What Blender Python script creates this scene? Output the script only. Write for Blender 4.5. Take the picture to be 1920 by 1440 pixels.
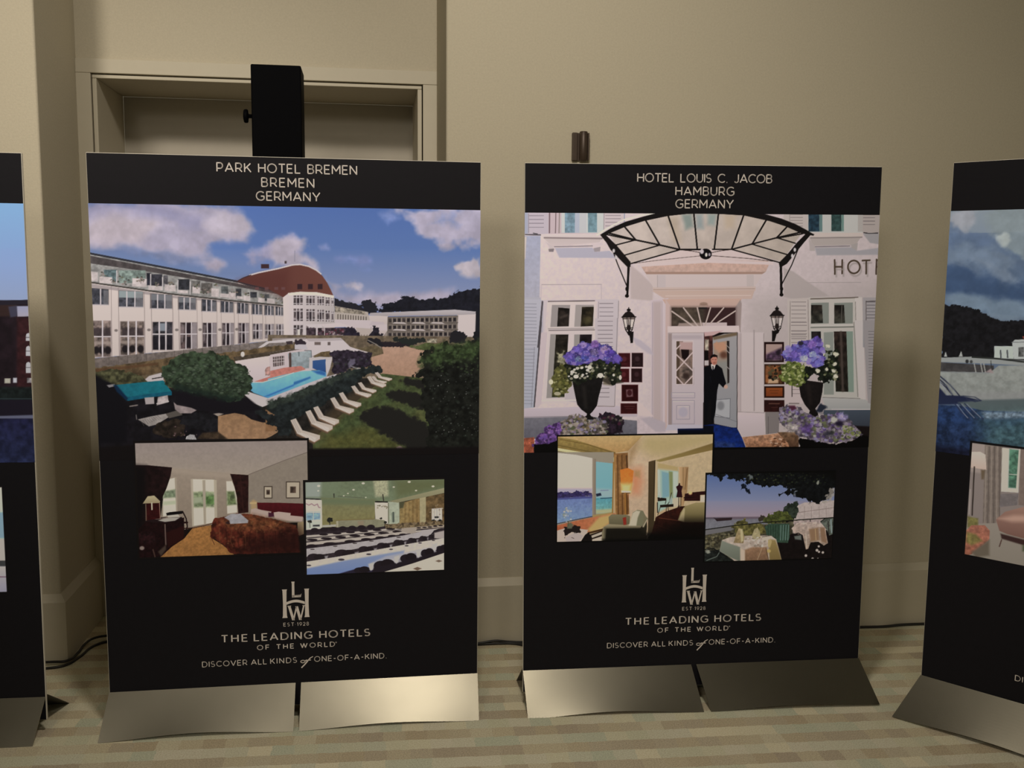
import bpy, bmesh, math, random
import numpy as np
from mathutils import Matrix, Vector

# ---------------------------------------------------------------- camera, world, lights
for o in list(bpy.data.objects):
    bpy.data.objects.remove(o)
SC = bpy.context.scene
C = SC.collection
def Rx(a): c, s = math.cos(a), math.sin(a); return np.array([[1,0,0],[0,c,-s],[0,s,c]])
def Ry(a): c, s = math.cos(a), math.sin(a); return np.array([[c,0,s],[0,1,0],[-s,0,c]])
def Rz(a): c, s = math.cos(a), math.sin(a); return np.array([[c,-s,0],[s,c,0],[0,0,1]])
FPX, PITCH, ROLL, CAMH = 1850.8, -0.118553, -0.009308, 1.25873
CM = Rx(PITCH) @ Ry(ROLL)                       # columns: right, forward, up
cam = bpy.data.objects.new('camera', bpy.data.cameras.new('camera'))
C.objects.link(cam)
m = Matrix.Identity(4)
for r in range(3):
    m[r][0] = CM[r,0]; m[r][1] = CM[r,2]; m[r][2] = -CM[r,1]
m[2][3] = CAMH
cam.matrix_world = m
cam.data.sensor_width = 36.0; cam.data.sensor_fit = 'HORIZONTAL'
cam.data.lens = FPX*36/1920
cam.data.clip_start = .02
SC.camera = cam
SC.view_settings.view_transform = 'Standard'; SC.view_settings.look = 'None'
SC.view_settings.gamma = 1; SC.view_settings.use_curve_mapping = False
SC.view_settings.exposure = 0.0

W = bpy.data.worlds.new('room_ambient'); SC.world = W; W.use_nodes = True
W.node_tree.nodes['Background'].inputs[0].default_value = (1.0, .91, .66, 1)
W.node_tree.nodes['Background'].inputs[1].default_value = .27

def spot(name, loc, aim, power, size, blend, radius, col):
    L = bpy.data.lights.new(name, 'SPOT'); L.energy = power; L.spot_size = math.radians(size)
    L.spot_blend = blend; L.shadow_soft_size = radius; L.color = col
    o = bpy.data.objects.new(name, L); C.objects.link(o); o.location = loc
    o.rotation_euler = (Vector(aim)-Vector(loc)).to_track_quat('-Z', 'Y').to_euler()
    return o
WARM = (1.0, .91, .79)
spot('ceiling_spot_middle', (-.03, 1.25, 2.95), (-.05, 3.1, 1.2), 112, 130, 1.0, .14, WARM)
spot('fill_spot_left', (-1.56, .75, 2.95), (-1.62, 3.0, 1.6), 140, 56, 1.0, .16, WARM)  # added unseen lamp, narrow cone: brightens the wall face left of the alcove
spot('ceiling_spot_front', (.40, -.35, 2.95), (-.1, 2.6, .4), 38, 75, 1.0, .16, WARM)
spot('fill_spot_rear', (-1.15, -2.6, 2.95), (.1, 2.7, .95), 260, 48, 1.0, .45, WARM)  # added unseen frontal fill for the board fronts and the gaps between them

# ---------------------------------------------------------------- helpers
def link(name, me, mats, parent=None, loc=None):
    o = bpy.data.objects.new(name, me); C.objects.link(o)
    for mm in (mats if isinstance(mats, (list, tuple)) else [mats]): me.materials.append(mm)
    if parent is not None: o.parent = parent
    if loc is not None: o.location = loc
    return o
def bm_obj(name, bm, mats, parent=None, smooth=False):
    bmesh.ops.recalc_face_normals(bm, faces=bm.faces[:])
    me = bpy.data.meshes.new(name); bm.to_mesh(me); bm.free()
    if smooth:
        for p in me.polygons: p.use_smooth = True
    return link(name, me, mats, parent)
def tag(o, label=None, cat=None, group=None, kind=None):
    if label: o['label'] = label
    if cat: o['category'] = cat
    if group: o['group'] = group
    if kind: o['kind'] = kind
    return o
def box(bm, x0, x1, y0, y1, z0, z1, M=None, bevel=0, seg=2):
    v = [bm.verts.new((x, y, z)) for x in (x0, x1) for y in (y0, y1) for z in (z0, z1)]
    f = [(0,1,3,2),(4,6,7,5),(0,4,5,1),(2,3,7,6),(0,2,6,4),(1,5,7,3)]
    fs = [bm.faces.new([v[i] for i in q]) for q in f]
    if bevel:
        es = list({e for q in fs for e in q.edges})
        r = bmesh.ops.bevel(bm, geom=es, offset=bevel, segments=seg, profile=.5, affect='EDGES')
        v = list({x for x in r['verts']} | {x for x in v if x.is_valid})
    if M is not None:
        for x in v: x.co = M @ x.co
    return v
def mat(name, col, rough=.6, metal=0., spec=.5, noise=0., nscale=30., bump=0., bscale=200., col2=None):
    m = bpy.data.materials.new(name); m.use_nodes = True
    nt = m.node_tree; b = nt.nodes['Principled BSDF']
    b.inputs['Base Color'].default_value = (*col, 1); b.inputs['Roughness'].default_value = rough
    b.inputs['Metallic'].default_value = metal; b.inputs['Specular IOR Level'].default_value = spec
    tc = nt.nodes.new('ShaderNodeTexCoord')
    if noise or col2:
        n = nt.nodes.new('ShaderNodeTexNoise'); n.inputs['Scale'].default_value = nscale; n.inputs['Detail'].default_value = 5
        nt.links.new(tc.outputs['Object'], n.inputs['Vector'])
        r = nt.nodes.new('ShaderNodeMix'); r.data_type = 'RGBA'
        c2 = col2 or tuple(min(1, c*(1+noise)) for c in col); c1 = col if col2 else tuple(c*(1-noise) for c in col)
        r.inputs[6].default_value = (*c1, 1); r.inputs[7].default_value = (*c2, 1)
        nt.links.new(n.outputs['Fac'], r.inputs[0]); nt.links.new(r.outputs[2], b.inputs['Base Color'])
    if bump:
        n2 = nt.nodes.new('ShaderNodeTexNoise'); n2.inputs['Scale'].default_value = bscale; n2.inputs['Detail'].default_value = 3
        nt.links.new(tc.outputs['Object'], n2.inputs['Vector'])
        bp = nt.nodes.new('ShaderNodeBump'); bp.inputs['Strength'].default_value = bump; bp.inputs['Distance'].default_value = .002
        nt.links.new(n2.outputs['Fac'], bp.inputs['Height']); nt.links.new(bp.outputs[0], b.inputs['Normal'])
    return m

M_WALL = mat('wall_paint', (.505, .455, .348), .85, noise=.09, nscale=160, bump=.3, bscale=300, spec=.2)
M_TRIM = mat('trim_paint', (.52, .472, .365), .55, noise=.03, nscale=40, spec=.35)
M_DOOR = mat('door_paint', (.44, .40, .33), .6, noise=.04, nscale=25, spec=.3)
M_BLACK = mat('board_black', (.0085, .0079, .0108), .5, noise=.12, nscale=60, spec=.12)
M_CORE = mat('board_core_white', (.62, .58, .50), .7, noise=.04, nscale=80)
M_STEEL = mat('brushed_steel', (.33, .305, .235), .27, metal=1.0, noise=.06, nscale=25)
M_STEELB = mat('steel_back', (.10, .095, .08), .5, metal=.8, noise=.05, nscale=25)
M_INK = mat('white_ink', (.66, .60, .56), .5, noise=.02, nscale=200)
M_TOWER = mat('black_lacquer', (.0015, .0015, .0022), .6, noise=.1, nscale=40, spec=.03)
M_CABLE = mat('black_rubber', (.010, .009, .008), .5, noise=.1, nscale=60)
M_BRONZE = mat('dark_bronze', (.060, .040, .028), .45, metal=.35, noise=.12, nscale=50)
M_CEIL = mat('ceiling_paint', (.09, .08, .065), .9, noise=.03, nscale=20)

# carpet: rows of small blocks, every other row brown, each block its own tint
def carpet():
    m = bpy.data.materials.new('block_carpet'); m.use_nodes = True
    nt = m.node_tree; b = nt.nodes['Principled BSDF']; N = nt.nodes.new; L = nt.links.new
    b.inputs['Roughness'].default_value = .95; b.inputs['Specular IOR Level'].default_value = .1
    tc = N('ShaderNodeTexCoord')
    mp = N('ShaderNodeMapping'); mp.inputs['Rotation'].default_value = (0, 0, -math.radians(6.2)); L(tc.outputs['Object'], mp.inputs['Vector'])
    # slightly wavy weave edges
    nz = N('ShaderNodeTexNoise'); nz.inputs['Scale'].default_value = 45; L(mp.outputs[0], nz.inputs['Vector'])
    vs = N('ShaderNodeVectorMath'); vs.operation = 'MULTIPLY_ADD'
    L(nz.outputs['Color'], vs.inputs[0]); vs.inputs[1].default_value = (.010, .010, 0); L(mp.outputs[0], vs.inputs[2])
    sep = N('ShaderNodeSeparateXYZ'); L(vs.outputs[0], sep.inputs[0])
    def math_(op, a, bb=None):
        n = N('ShaderNodeMath'); n.operation = op
        for i, x in enumerate((a, bb)):
            if x is None: continue
            if isinstance(x, (int, float)): n.inputs[i].default_value = x
            else: L(x, n.inputs[i])
        return n.outputs[0]
    row = math_('FLOOR', math_('DIVIDE', sep.outputs[1], .0515))
    wn = N('ShaderNodeTexWhiteNoise'); wn.noise_dimensions = '1D'; L(row, wn.inputs['W'])
    xo = math_('ADD', sep.outputs[0], math_('MULTIPLY', wn.outputs['Value'], .3))
    col = math_('FLOOR', math_('DIVIDE', xo, .059))
    cb = N('ShaderNodeCombineXYZ'); L(col, cb.inputs[0]); L(row, cb.inputs[1])
    w2 = N('ShaderNodeTexWhiteNoise'); w2.noise_dimensions = '2D'; L(cb.outputs[0], w2.inputs['Vector'])
    par = math_('MODULO', math_('ADD', row, 1000), 2)
    def ramp(stops):
        r = N('ShaderNodeValToRGB'); r.color_ramp.interpolation = 'LINEAR'
        e = r.color_ramp.elements
        e[0].position, e[0].color = stops[0][0], (*stops[0][1], 1); e[1].position, e[1].color = stops[-1][0], (*stops[-1][1], 1)
        for p, c in stops[1:-1]:
            x = e.new(p); x.color = (*c, 1)
        L(w2.outputs['Value'], r.inputs[0]); return r.outputs[0]
    light = ramp([(0, (.70, .63, .44)), (.35, (.56, .545, .385)), (.6, (.64, .59, .44)), (1, (.51, .525, .385))])
    dark = ramp([(0, (.47, .39, .26)), (.4, (.55, .48, .325)), (.7, (.44, .37, .265)), (1, (.59, .53, .37))])
    mx = N('ShaderNodeMix'); mx.data_type = 'RGBA'; L(par, mx.inputs[0]); L(light, mx.inputs[6]); L(dark, mx.inputs[7])
    pile = N('ShaderNodeTexNoise'); pile.inputs['Scale'].default_value = 260; pile.inputs['Detail'].default_value = 4; L(tc.outputs['Object'], pile.inputs['Vector'])
    mul = N('ShaderNodeMix'); mul.data_type = 'RGBA'; mul.blend_type = 'OVERLAY'; mul.inputs[0].default_value = .6
    L(mx.outputs[2], mul.inputs[6]); L(pile.outputs['Fac'], mul.inputs[7]); L(mul.outputs[2], b.inputs['Base Color'])
    bp = N('ShaderNodeBump'); bp.inputs['Strength'].default_value = .5; bp.inputs['Distance'].default_value = .003
    L(pile.outputs['Fac'], bp.inputs['Height']); L(bp.outputs[0], b.inputs['Normal'])
    return m
M_CARPET = carpet()

# ---------------------------------------------------------------- the room
YAW, D, DA, DD = .146579, 3.18163, 3.5895, 3.97     # wall direction; front wall, alcove wall, door leaf distances
S0, S1 = -.96155, .25241                              # alcove from S0 to S1 along the wall
TV = np.array([math.cos(YAW), math.sin(YAW), 0]); NV = np.array([-math.sin(YAW), math.cos(YAW), 0])
WM = Matrix(((TV[0], NV[0], 0, 0), (TV[1], NV[1], 0, 0), (0, 0, 1, 0), (0, 0, 0, 1)))   # wall coords (s, d, z) -> world
CH = 3.1
def wbox(name, s0, s1, d0, d1, z0, z1, mt, bevel=0, **k):
    bm = bmesh.new(); box(bm, s0, s1, d0, d1, z0, z1, None, bevel)
    o = bm_obj(name, bm, mt); o.matrix_world = WM
    return tag(o, **k)
bm = bmesh.new(); box(bm, -4.5, 4.5, -3.2, 5.2, -.05, 0); tag(bm_obj('floor', bm, M_CARPET), kind='structure')
bm = bmesh.new(); box(bm, -4.5, 4.5, -3.2, 5.2, CH, CH+.05); tag(bm_obj('ceiling', bm, M_CEIL), kind='structure')
def prism_wall(name, loop, z0, z1, rounded, mt):
    """vertical wall block from a (s,d) outline; the corners in rounded get a soft arris"""
    bm = bmesh.new()
    lo = [bm.verts.new((s, d, z0)) for s, d in loop]; hi = [bm.verts.new((s, d, z1)) for s, d in loop]
    n = len(loop)
    bm.faces.new(lo[::-1]); bm.faces.new(hi)
    for i in range(n): bm.faces.new((lo[i], lo[(i+1) % n], hi[(i+1) % n], hi[i]))
    es = [e for e in bm.edges if any({e.verts[0], e.verts[1]} == {lo[i], hi[i]} for i in rounded)]
    bmesh.ops.bevel(bm, geom=es, offset=.008, segments=4, profile=.5, affect='EDGES')
    o = bm_obj(name, bm, mt); o.matrix_world = WM
    return tag(o, kind='structure')
prism_wall('wall_left', [(-4, D), (S0, D), (S0, DA+.6), (-4, DA+.6)], 0, CH, [1], M_WALL)
prism_wall('wall_right', [(S1, D), (4, D), (4, DA+.6), (S1, DA+.6)], 0, CH, [0], M_WALL)
# alcove wall above the door, with the door casing filling the width of the alcove
OL, OR, OT = -.9135, .2026, 1.8929                    # casing opening
LL, LR, LT = -.8955, .1838, 1.8765                    # lip opening (clear of the inner bead)
wbox('wall_back', S0, S1, DA+.012, DA+.6, 1.925, CH, M_WALL, kind='structure')
bm = bmesh.new()
box(bm, S0, OL, DA, DA+.38, 0, OT-.0005, None, .0015); box(bm, OR, S1, DA, DA+.38, 0, OT-.0005, None, .0015)
box(bm, S0, S1, DA, DA+.38, OT, 1.940, None, .002)
o = bm_obj('trim_1', bm, M_TRIM); o.matrix_world = WM; tag(o, kind='structure')
bm = bmesh.new()                                     # inner bead, set back a little: leaves the dark groove
box(bm, OL+.004, LL, DA+.004, DA+.38, 0, LT-.0005, None, .0015); box(bm, LR, OR-.004, DA+.004, DA+.38, 0, LT-.0005, None, .0015)
box(bm, OL+.004, OR-.004, DA+.004, DA+.38, LT, OT-.005, None, .002)
o = bm_obj('trim_2', bm, M_TRIM); o.matrix_world = WM; tag(o, kind='structure')
wbox('door_1', LL, LR, DD, DD+.04, .005, LT, M_DOOR, 0, kind='structure')
# baseboards: a board with a sloping top lip, swept along the wall and round its corner
def baseboard(name, path, nrm):
    prof = [(.0, 0), (.019, 0), (.019, .199), (.016, .203), (.003, .2225), (.0, .2225)]   # (out, z)
    bm = bmesh.new(); rings = []
    for (s, d), (a, b_) in zip(path, nrm):
        rings.append([bm.verts.new((s+a*p, d+b_*p, z)) for p, z in prof])
    for r0, r1 in zip(rings, rings[1:]):
        for i in range(len(prof)): bm.faces.new((r0[i], r0[(i+1) % len(prof)], r1[(i+1) % len(prof)], r1[i]))
    bm.faces.new(rings[0]); bm.faces.new(rings[-1][::-1])
    o = bm_obj(name, bm, M_TRIM); o.matrix_world = WM
    return tag(o, kind='structure')
baseboard('baseboard_left', [(-4, D), (S0, D), (S0, DA-.001)], [(0, -1), (1, -1), (1, 0)])
baseboard('baseboard_right', [(S1, DA-.001), (S1, D), (4, D)], [(-1, 0), (-1, -1), (0, -1)])

# ---------------------------------------------------------------- board poses and picture painting
BH = 1.42713
POSE = [(-1.73799, 2.46629, .121601, .006624, .005677, .105292),
        (-.58525, 2.62281, .150434, .012416, .000201, .106773),
        (.53640, 2.76201, .096205, .007628, -.007771, .112522),
        (1.53780, 2.35058, -.745690, .003110, .003579, .115413)]
BR = [Rz(p[2]) @ Rx(p[3]) @ Ry(p[4]) for p in POSE]
BO = [np.array([p[0], p[1], p[5]]) for p in POSE]
def on_board(i, px):
    """where the sight line through a point of the photograph meets board i, in the board's own (x, z) metres"""
    px = np.asarray(px, float).reshape(-1, 2)
    r = np.stack([(px[:,0]-960)/FPX, np.ones(len(px)), -(px[:,1]-720)/FPX], 1) @ CM.T
    n = BR[i][:,1]; o = np.array([0, 0, CAMH])
    t = ((BO[i]-o) @ n)/(r @ n)
    q = (o + r*t[:,None] - BO[i]) @ BR[i]
    return q[:,[0,2]]
def on_floor(px, z=0.):
    c = np.array([(px[0]-960)/FPX, 1, -(px[1]-720)/FPX]); r = CM @ c
    return Vector(np.array([0, 0, CAMH]) + r*((z-CAMH)/r[2]))

_NC = {}
def noise(h, w, scale, seed, octs=4):
    k = (h, w, scale, seed, octs)
    if k in _NC: return _NC[k]
    rg = np.random.RandomState(seed); out = np.zeros((h, w), np.float32); amp = tot = 0; a = 1.
    sc = scale
    for _ in range(octs):
        gh, gw = int(h/sc)+3, int(w/sc)+3
        g = rg.rand(gh, gw).astype(np.float32)
        y = np.arange(h)/sc; x = np.arange(w)/sc
        y0 = y.astype(int); x0 = x.astype(int); fy = (y-y0)[:,None]; fx = (x-x0)[None,:]
        fy = fy*fy*(3-2*fy); fx = fx*fx*(3-2*fx)
        out += a*((g[y0][:,x0]*(1-fx)+g[y0][:,x0+1]*fx)*(1-fy)+(g[y0+1][:,x0]*(1-fx)+g[y0+1][:,x0+1]*fx)*fy)
        tot += a; a *= .55; sc = max(sc/2, 1.01)
    out /= tot
    lo, hi = np.percentile(out, 2), np.percentile(out, 98)
    out = np.clip((out-lo)/(hi-lo), 0, 1)
    _NC[k] = out
    return out

class Print:
    """a printed picture: colours worked out on a fine grid that becomes the vertices of a flat sheet on the board"""
    def __init__(s, board, rect, ppm, base):
        s.b = board; s.u0, s.v1, s.u1, s.v0 = rect        # left, top, right, bottom (board metres)
        s.ppm = ppm; s.w = int((s.u1-s.u0)*ppm); s.h = int((s.v1-s.v0)*ppm)
        s.im = np.zeros((s.h, s.w, 3), np.float32); s.im[:] = base
        s.fr = (0, 0, 1); s.k = 1; s.seed = 1
    def frame(s, ox, oy, sc):
        s.fr = (ox, oy, sc); s.k = s.ppm/740./sc          # picture pixels per frame unit, roughly
        return s
    def T(s, pts):
        p = np.asarray(pts, float).reshape(-1, 2)/s.fr[2] + np.array(s.fr[:2])
        q = on_board(s.b, p)
        return np.stack([(q[:,0]-s.u0)*s.ppm, (s.v1-q[:,1])*s.ppm], 1)
    def _box(s, p, pad):
        x0 = max(0, int(p[:,0].min()-pad)); x1 = min(s.w, int(p[:,0].max()+pad)+2)
        y0 = max(0, int(p[:,1].min()-pad)); y1 = min(s.h, int(p[:,1].max()+pad)+2)
        return x0, x1, y0, y1
    def _apply(s, bx, sd, c, c2, grad, soft, a, rag, rs, tex, ts, seed, p):
        x0, x1, y0, y1 = bx
        if rag: sd = sd + rag*2*(noise(s.h, s.w, rs, seed)[y0:y1, x0:x1]-.5)
        cov = np.clip(.5-sd/soft, 0, 1); cov = cov*cov*(3-2*cov)*a
        col = np.asarray(c, np.float32)[None,None,:]
        if c2 is not None:
            if grad == 'v': g = ((np.arange(y0, y1)-p[:,1].min())/max(1, np.ptp(p[:,1])))[:,None,None]
            elif grad == 'h': g = ((np.arange(x0, x1)-p[:,0].min())/max(1, np.ptp(p[:,0])))[None,:,None]
            else: g = noise(s.h, s.w, grad, seed+7)[y0:y1, x0:x1, None]
            g = np.clip(g, 0, 1); col = col*(1-g)+np.asarray(c2, np.float32)[None,None,:]*g
        if tex: col = col*(1+tex*1.5*(noise(s.h, s.w, ts, seed+3)[y0:y1, x0:x1, None]-.5))
        t = s.im[y0:y1, x0:x1]
        t += (col-t)*cov[:,:,None]
    def fill(s, pts, c, c2=None, grad='v', soft=1.1, a=1., rag=0, rs=8, tex=0, ts=6, seed=None):
        p = s.T(pts); bx = s._box(p, soft+rag+1); x0, x1, y0, y1 = bx
        if x1 <= x0 or y1 <= y0: return
        X = np.arange(x0, x1)[None,:]+.0; Y = np.arange(y0, y1)[:,None]+.0
        ins = np.zeros((y1-y0, x1-x0), bool); d2 = np.full(ins.shape, 1e9, np.float32)
        for i in range(len(p)):
            ax, ay = p[i]; bx_, by = p[(i+1) % len(p)]
            ex, ey = bx_-ax, by-ay; L = ex*ex+ey*ey+1e-9
            t = np.clip(((X-ax)*ex+(Y-ay)*ey)/L, 0, 1)
            d2 = np.minimum(d2, (X-ax-t*ex)**2+(Y-ay-t*ey)**2)
            if ay != by:
                c1 = (ay > Y) != (by > Y)
                ins ^= c1 & (X < ex*(Y-ay)/(by-ay)+ax)
        sd = np.sqrt(d2); sd = np.where(ins, -sd, sd)
        s.seed += 1
        s._apply(bx, sd, c, c2, grad, soft, a, rag, rs, tex, ts, seed or s.seed, p)
    def rect(s, x0, y0, x1, y1, c, **k): s.fill([(x0,y0),(x1,y0),(x1,y1),(x0,y1)], c, **k)
    def line(s, pts, w, c, soft=1.0, a=1.):
        """w in frame units"""
        p = s.T(pts); w = w*s.k; bx = s._box(p, w/2+soft+1); x0, x1, y0, y1 = bx
        if x1 <= x0 or y1 <= y0: return
        X = np.arange(x0, x1)[None,:]+.0; Y = np.arange(y0, y1)[:,None]+.0
        d2 = np.full((y1-y0, x1-x0), 1e9, np.float32)
        for i in range(len(p)-1):
            ax, ay = p[i]; ex, ey = p[i+1]-p[i]; L = ex*ex+ey*ey+1e-9
            t = np.clip(((X-ax)*ex+(Y-ay)*ey)/L, 0, 1)
            d2 = np.minimum(d2, (X-ax-t*ex)**2+(Y-ay-t*ey)**2)
        s._apply(bx, np.sqrt(d2)-w/2, c, None, 'v', soft, a, 0, 8, 0, 6, 1, p)
    def ell(s, cx, cy, rx, ry, c, n=18, **k):
        s.fill([(cx+rx*math.cos(2*math.pi*i/n), cy+ry*math.sin(2*math.pi*i/n)) for i in range(n)], c, **k)
    def blobs(s, pts, cols, n, r0, r1, seed=1, soft=1.3, a=.9, asp=.8):
        """n small blobs scattered inside the outline pts"""
        rg = random.Random(seed); P = np.asarray(pts, float)
        lo, hi = P.min(0), P.max(0); k = 0
        while k < n:
            x, y = rg.uniform(lo[0], hi[0]), rg.uniform(lo[1], hi[1]); ins = False
            for i in range(len(P)):
                (ax, ay), (bx, by) = P[i], P[(i+1) % len(P)]
                if (ay > y) != (by > y) and x < (bx-ax)*(y-ay)/(by-ay)+ax: ins = not ins
            if not ins:
                k += .1; continue
            r = rg.uniform(r0, r1); s.ell(x, y, r, r*asp, rg.choice(cols), n=8, soft=soft, a=a); k += 1
    def sheet(s, name, parent, lift, gain, gam=1.1, k=1., sat=.9):
        h, w = s.h, s.w
        lin = np.clip(s.im, 0, 255)/255.; g = lin.mean(2, keepdims=True)
        lin = np.clip(g+(lin-g)*sat, 0, 1)**gam*np.asarray(k)
        lin = np.where(lin <= .04045, lin/12.92, ((lin+.055)/1.055)**2.4)
        lin = np.clip(lin/np.asarray(gain), .002, .96)
        xs = np.linspace(s.u0, s.u1, w); zs = np.linspace(s.v1, s.v0, h)
        co = np.zeros((h, w, 3), np.float32); co[:,:,0] = xs[None,:]; co[:,:,1] = -lift; co[:,:,2] = zs[:,None]
        idx = np.arange(h*w, dtype=np.int32).reshape(h, w)
        q = np.stack([idx[1:,:-1], idx[1:,1:], idx[:-1,1:], idx[:-1,:-1]], -1).reshape(-1)
        me = bpy.data.meshes.new(name); nf = (h-1)*(w-1)
        me.vertices.add(h*w); me.loops.add(nf*4); me.polygons.add(nf)
        me.vertices.foreach_set('co', co.ravel()); me.loops.foreach_set('vertex_index', q)
        me.polygons.foreach_set('loop_start', np.arange(0, nf*4, 4, dtype=np.int32))
        at = me.color_attributes.new('ink', 'FLOAT_COLOR', 'POINT')
        rgba = np.ones((h*w, 4), np.float32); rgba[:,:3] = lin.reshape(-1, 3)
        at.data.foreach_set('color', rgba.ravel())
        me.update(calc_edges=True)
        return link(name, me, M_PRINT, parent)
M_PRINT = bpy.data.materials.new('printed_picture'); M_PRINT.use_nodes = True
_b = M_PRINT.node_tree.nodes['Principled BSDF']; _a = M_PRINT.node_tree.nodes.new('ShaderNodeVertexColor'); _a.layer_name = 'ink'
M_PRINT.node_tree.links.new(_a.outputs['Color'], _b.inputs['Base Color'])
_b.inputs['Roughness'].default_value = .5; _b.inputs['Specular IOR Level'].default_value = .12


# ---------------------------------------------------------------- lettering (stroke capitals, as thin flat ink)
def arc(cx, cy, rx, ry, a0, a1, n=14):
    return [(cx+rx*math.cos(math.radians(a0+(a1-a0)*i/n)), cy+ry*math.sin(math.radians(a0+(a1-a0)*i/n))) for i in range(n+1)]
G = {  # letter: (width, strokes) for a cap height of 1
 'A': (.90, [[(0,0),(.45,1),(.90,0)], [(.17,.30),(.73,.30)]]),
 'B': (.66, [[(0,0),(0,1)], [(0,1),(.36,1)]+arc(.36,.765,.25,.235,90,-90)+[(0,.53)], [(.36,.53)]+arc(.38,.265,.28,.265,90,-90)+[(0,0)]]),
 'C': (.86, [arc(.5,.5,.5,.5,45,315,24)]),
 'D': (.82, [[(0,0),(0,1),(.34,1)]+arc(.34,.5,.48,.5,90,-90,18)+[(0,0)]]),
 'E': (.60, [[(.60,1),(0,1),(0,0),(.61,0)], [(0,.51),(.54,.51)]]),
 'F': (.58, [[(.60,1),(0,1),(0,0)], [(0,.48),(.54,.48)]]),
 'G': (.90, [arc(.5,.5,.5,.5,47,318,24)+[(.88,.165),(.88,.47),(.52,.47)]]),
 'H': (.74, [[(0,0),(0,1)], [(.74,0),(.74,1)], [(0,.51),(.74,.51)]]),
 'I': (.0, [[(0,0),(0,1)]]),
 'J': (.52, [[(.52,1),(.52,.3)]+arc(.27,.27,.25,.27,0,-150,10)]),
 'K': (.70, [[(0,0),(0,1)], [(.68,1),(0,.35)], [(.25,.58),(.72,0)]]),
 'L': (.56, [[(0,1),(0,0),(.57,0)]]),
 'M': (.90, [[(0,0),(0,1),(.45,.33),(.90,1),(.90,0)]]),
 'N': (.76, [[(0,0),(0,1),(.76,0),(.76,1)]]),
 'O': (1.0, [arc(.5,.5,.5,.5,0,360,32)]),
 'P': (.64, [[(0,0),(0,1),(.34,1)]+arc(.34,.68,.30,.32,90,-90)+[(0,.36)]]),
 'R': (.68, [[(0,0),(0,1),(.36,1)]+arc(.36,.695,.29,.305,90,-90)+[(0,.39)], [(.36,.39),(.70,0)]]),
 'S': (.62, [arc(.31,.745,.27,.255,40,270,14)+arc(.31,.255,.31,.255,90,-140,14)[1:]]),
 'T': (.72, [[(0,1),(.74,1)], [(.37,1),(.37,0)]]),
 'U': (.74, [[(0,1),(0,.38)]+arc(.37,.37,.37,.37,180,360,16)+[(.74,1)]]),
 'V': (.86, [[(0,1),(.43,0),(.86,1)]]),
 'W': (1.24, [[(0,1),(.33,0),(.62,.98),(.91,0),(1.24,1)]]),
 'Y': (.84, [[(0,1),(.42,.42),(.84,1)], [(.42,.42),(.42,0)]]),
 '.': (.06, [[(.0,.0),(.06,.0)]]), '-': (.34, [[(0,.43),(.34,.43)]]),
 '1': (.26, [[(0,.8),(.22,1),(.22,0)]]),
 '9': (.6, [arc(.3,.68,.3,.32,0,360,18), [(.6,.68)]+arc(.0,.68,.6,.68,0,-75,8)]),
 '2': (.58, [arc(.28,.7,.28,.3,170,-30,12)+[(0,0),(.58,0)]]),
 '8': (.58, [arc(.29,.75,.24,.25,0,360,16), arc(.29,.25,.29,.25,0,360,16)]),
}
def stroke(bm, pts, w, y, tf, w2=None):
    """a flat ribbon of width w along pts (letter units), mapped by tf; mitred at gentle bends"""
    n = len(pts)
    closed = n > 3 and math.hypot(pts[0][0]-pts[-1][0], pts[0][1]-pts[-1][1]) < 1e-6
    segs = [(pts[i], pts[i+1]) for i in range(n-1)]
    for k, (a, b) in enumerate(segs):
        dx, dy = b[0]-a[0], b[1]-a[1]; L = math.hypot(dx, dy)
        if L < 1e-7: continue
        ux, uy = dx/L, dy/L; ww = (w if abs(uy) > .5 or w2 is None else w2)/2
        def joint(j):
            return (0 < j < n-1) or closed
        ea = ww*.5 if joint(k) else 0; eb = ww*.5 if joint(k+1) else 0
        if not joint(k) and k == 0: ea = 0
        a2 = (a[0]-ux*ea, a[1]-uy*ea); b2 = (b[0]+ux*eb, b[1]+uy*eb)
        q = [(a2[0]-uy*ww, a2[1]+ux*ww), (a2[0]+uy*ww, a2[1]-ux*ww), (b2[0]+uy*ww, b2[1]-ux*ww), (b2[0]-uy*ww, b2[1]+ux*ww)]
        bm.faces.new([bm.verts.new((*[tf(*p)[0]], y, tf(*p)[1])) for p in q])
KERN = {'LS': -.10, 'EL': .02, 'TE': -.03, 'OT': -.03, 'AL': 0, 'CO': -.03, 'RK': .02, 'LE': -.04, 'EA': -.05, 'AC': -.05, 'AN': -.01, 'DS': -.07, 'IS': -.04, 'ND': 0, 'RL': .03, 'LD': -.03, 'OV': -.06, 'VE': -.05}
def text_width(t, sx, gap, space):
    x = 0
    for ch in t: x += space if ch == ' ' else G[ch][0]*sx+gap
    return x-gap
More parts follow.
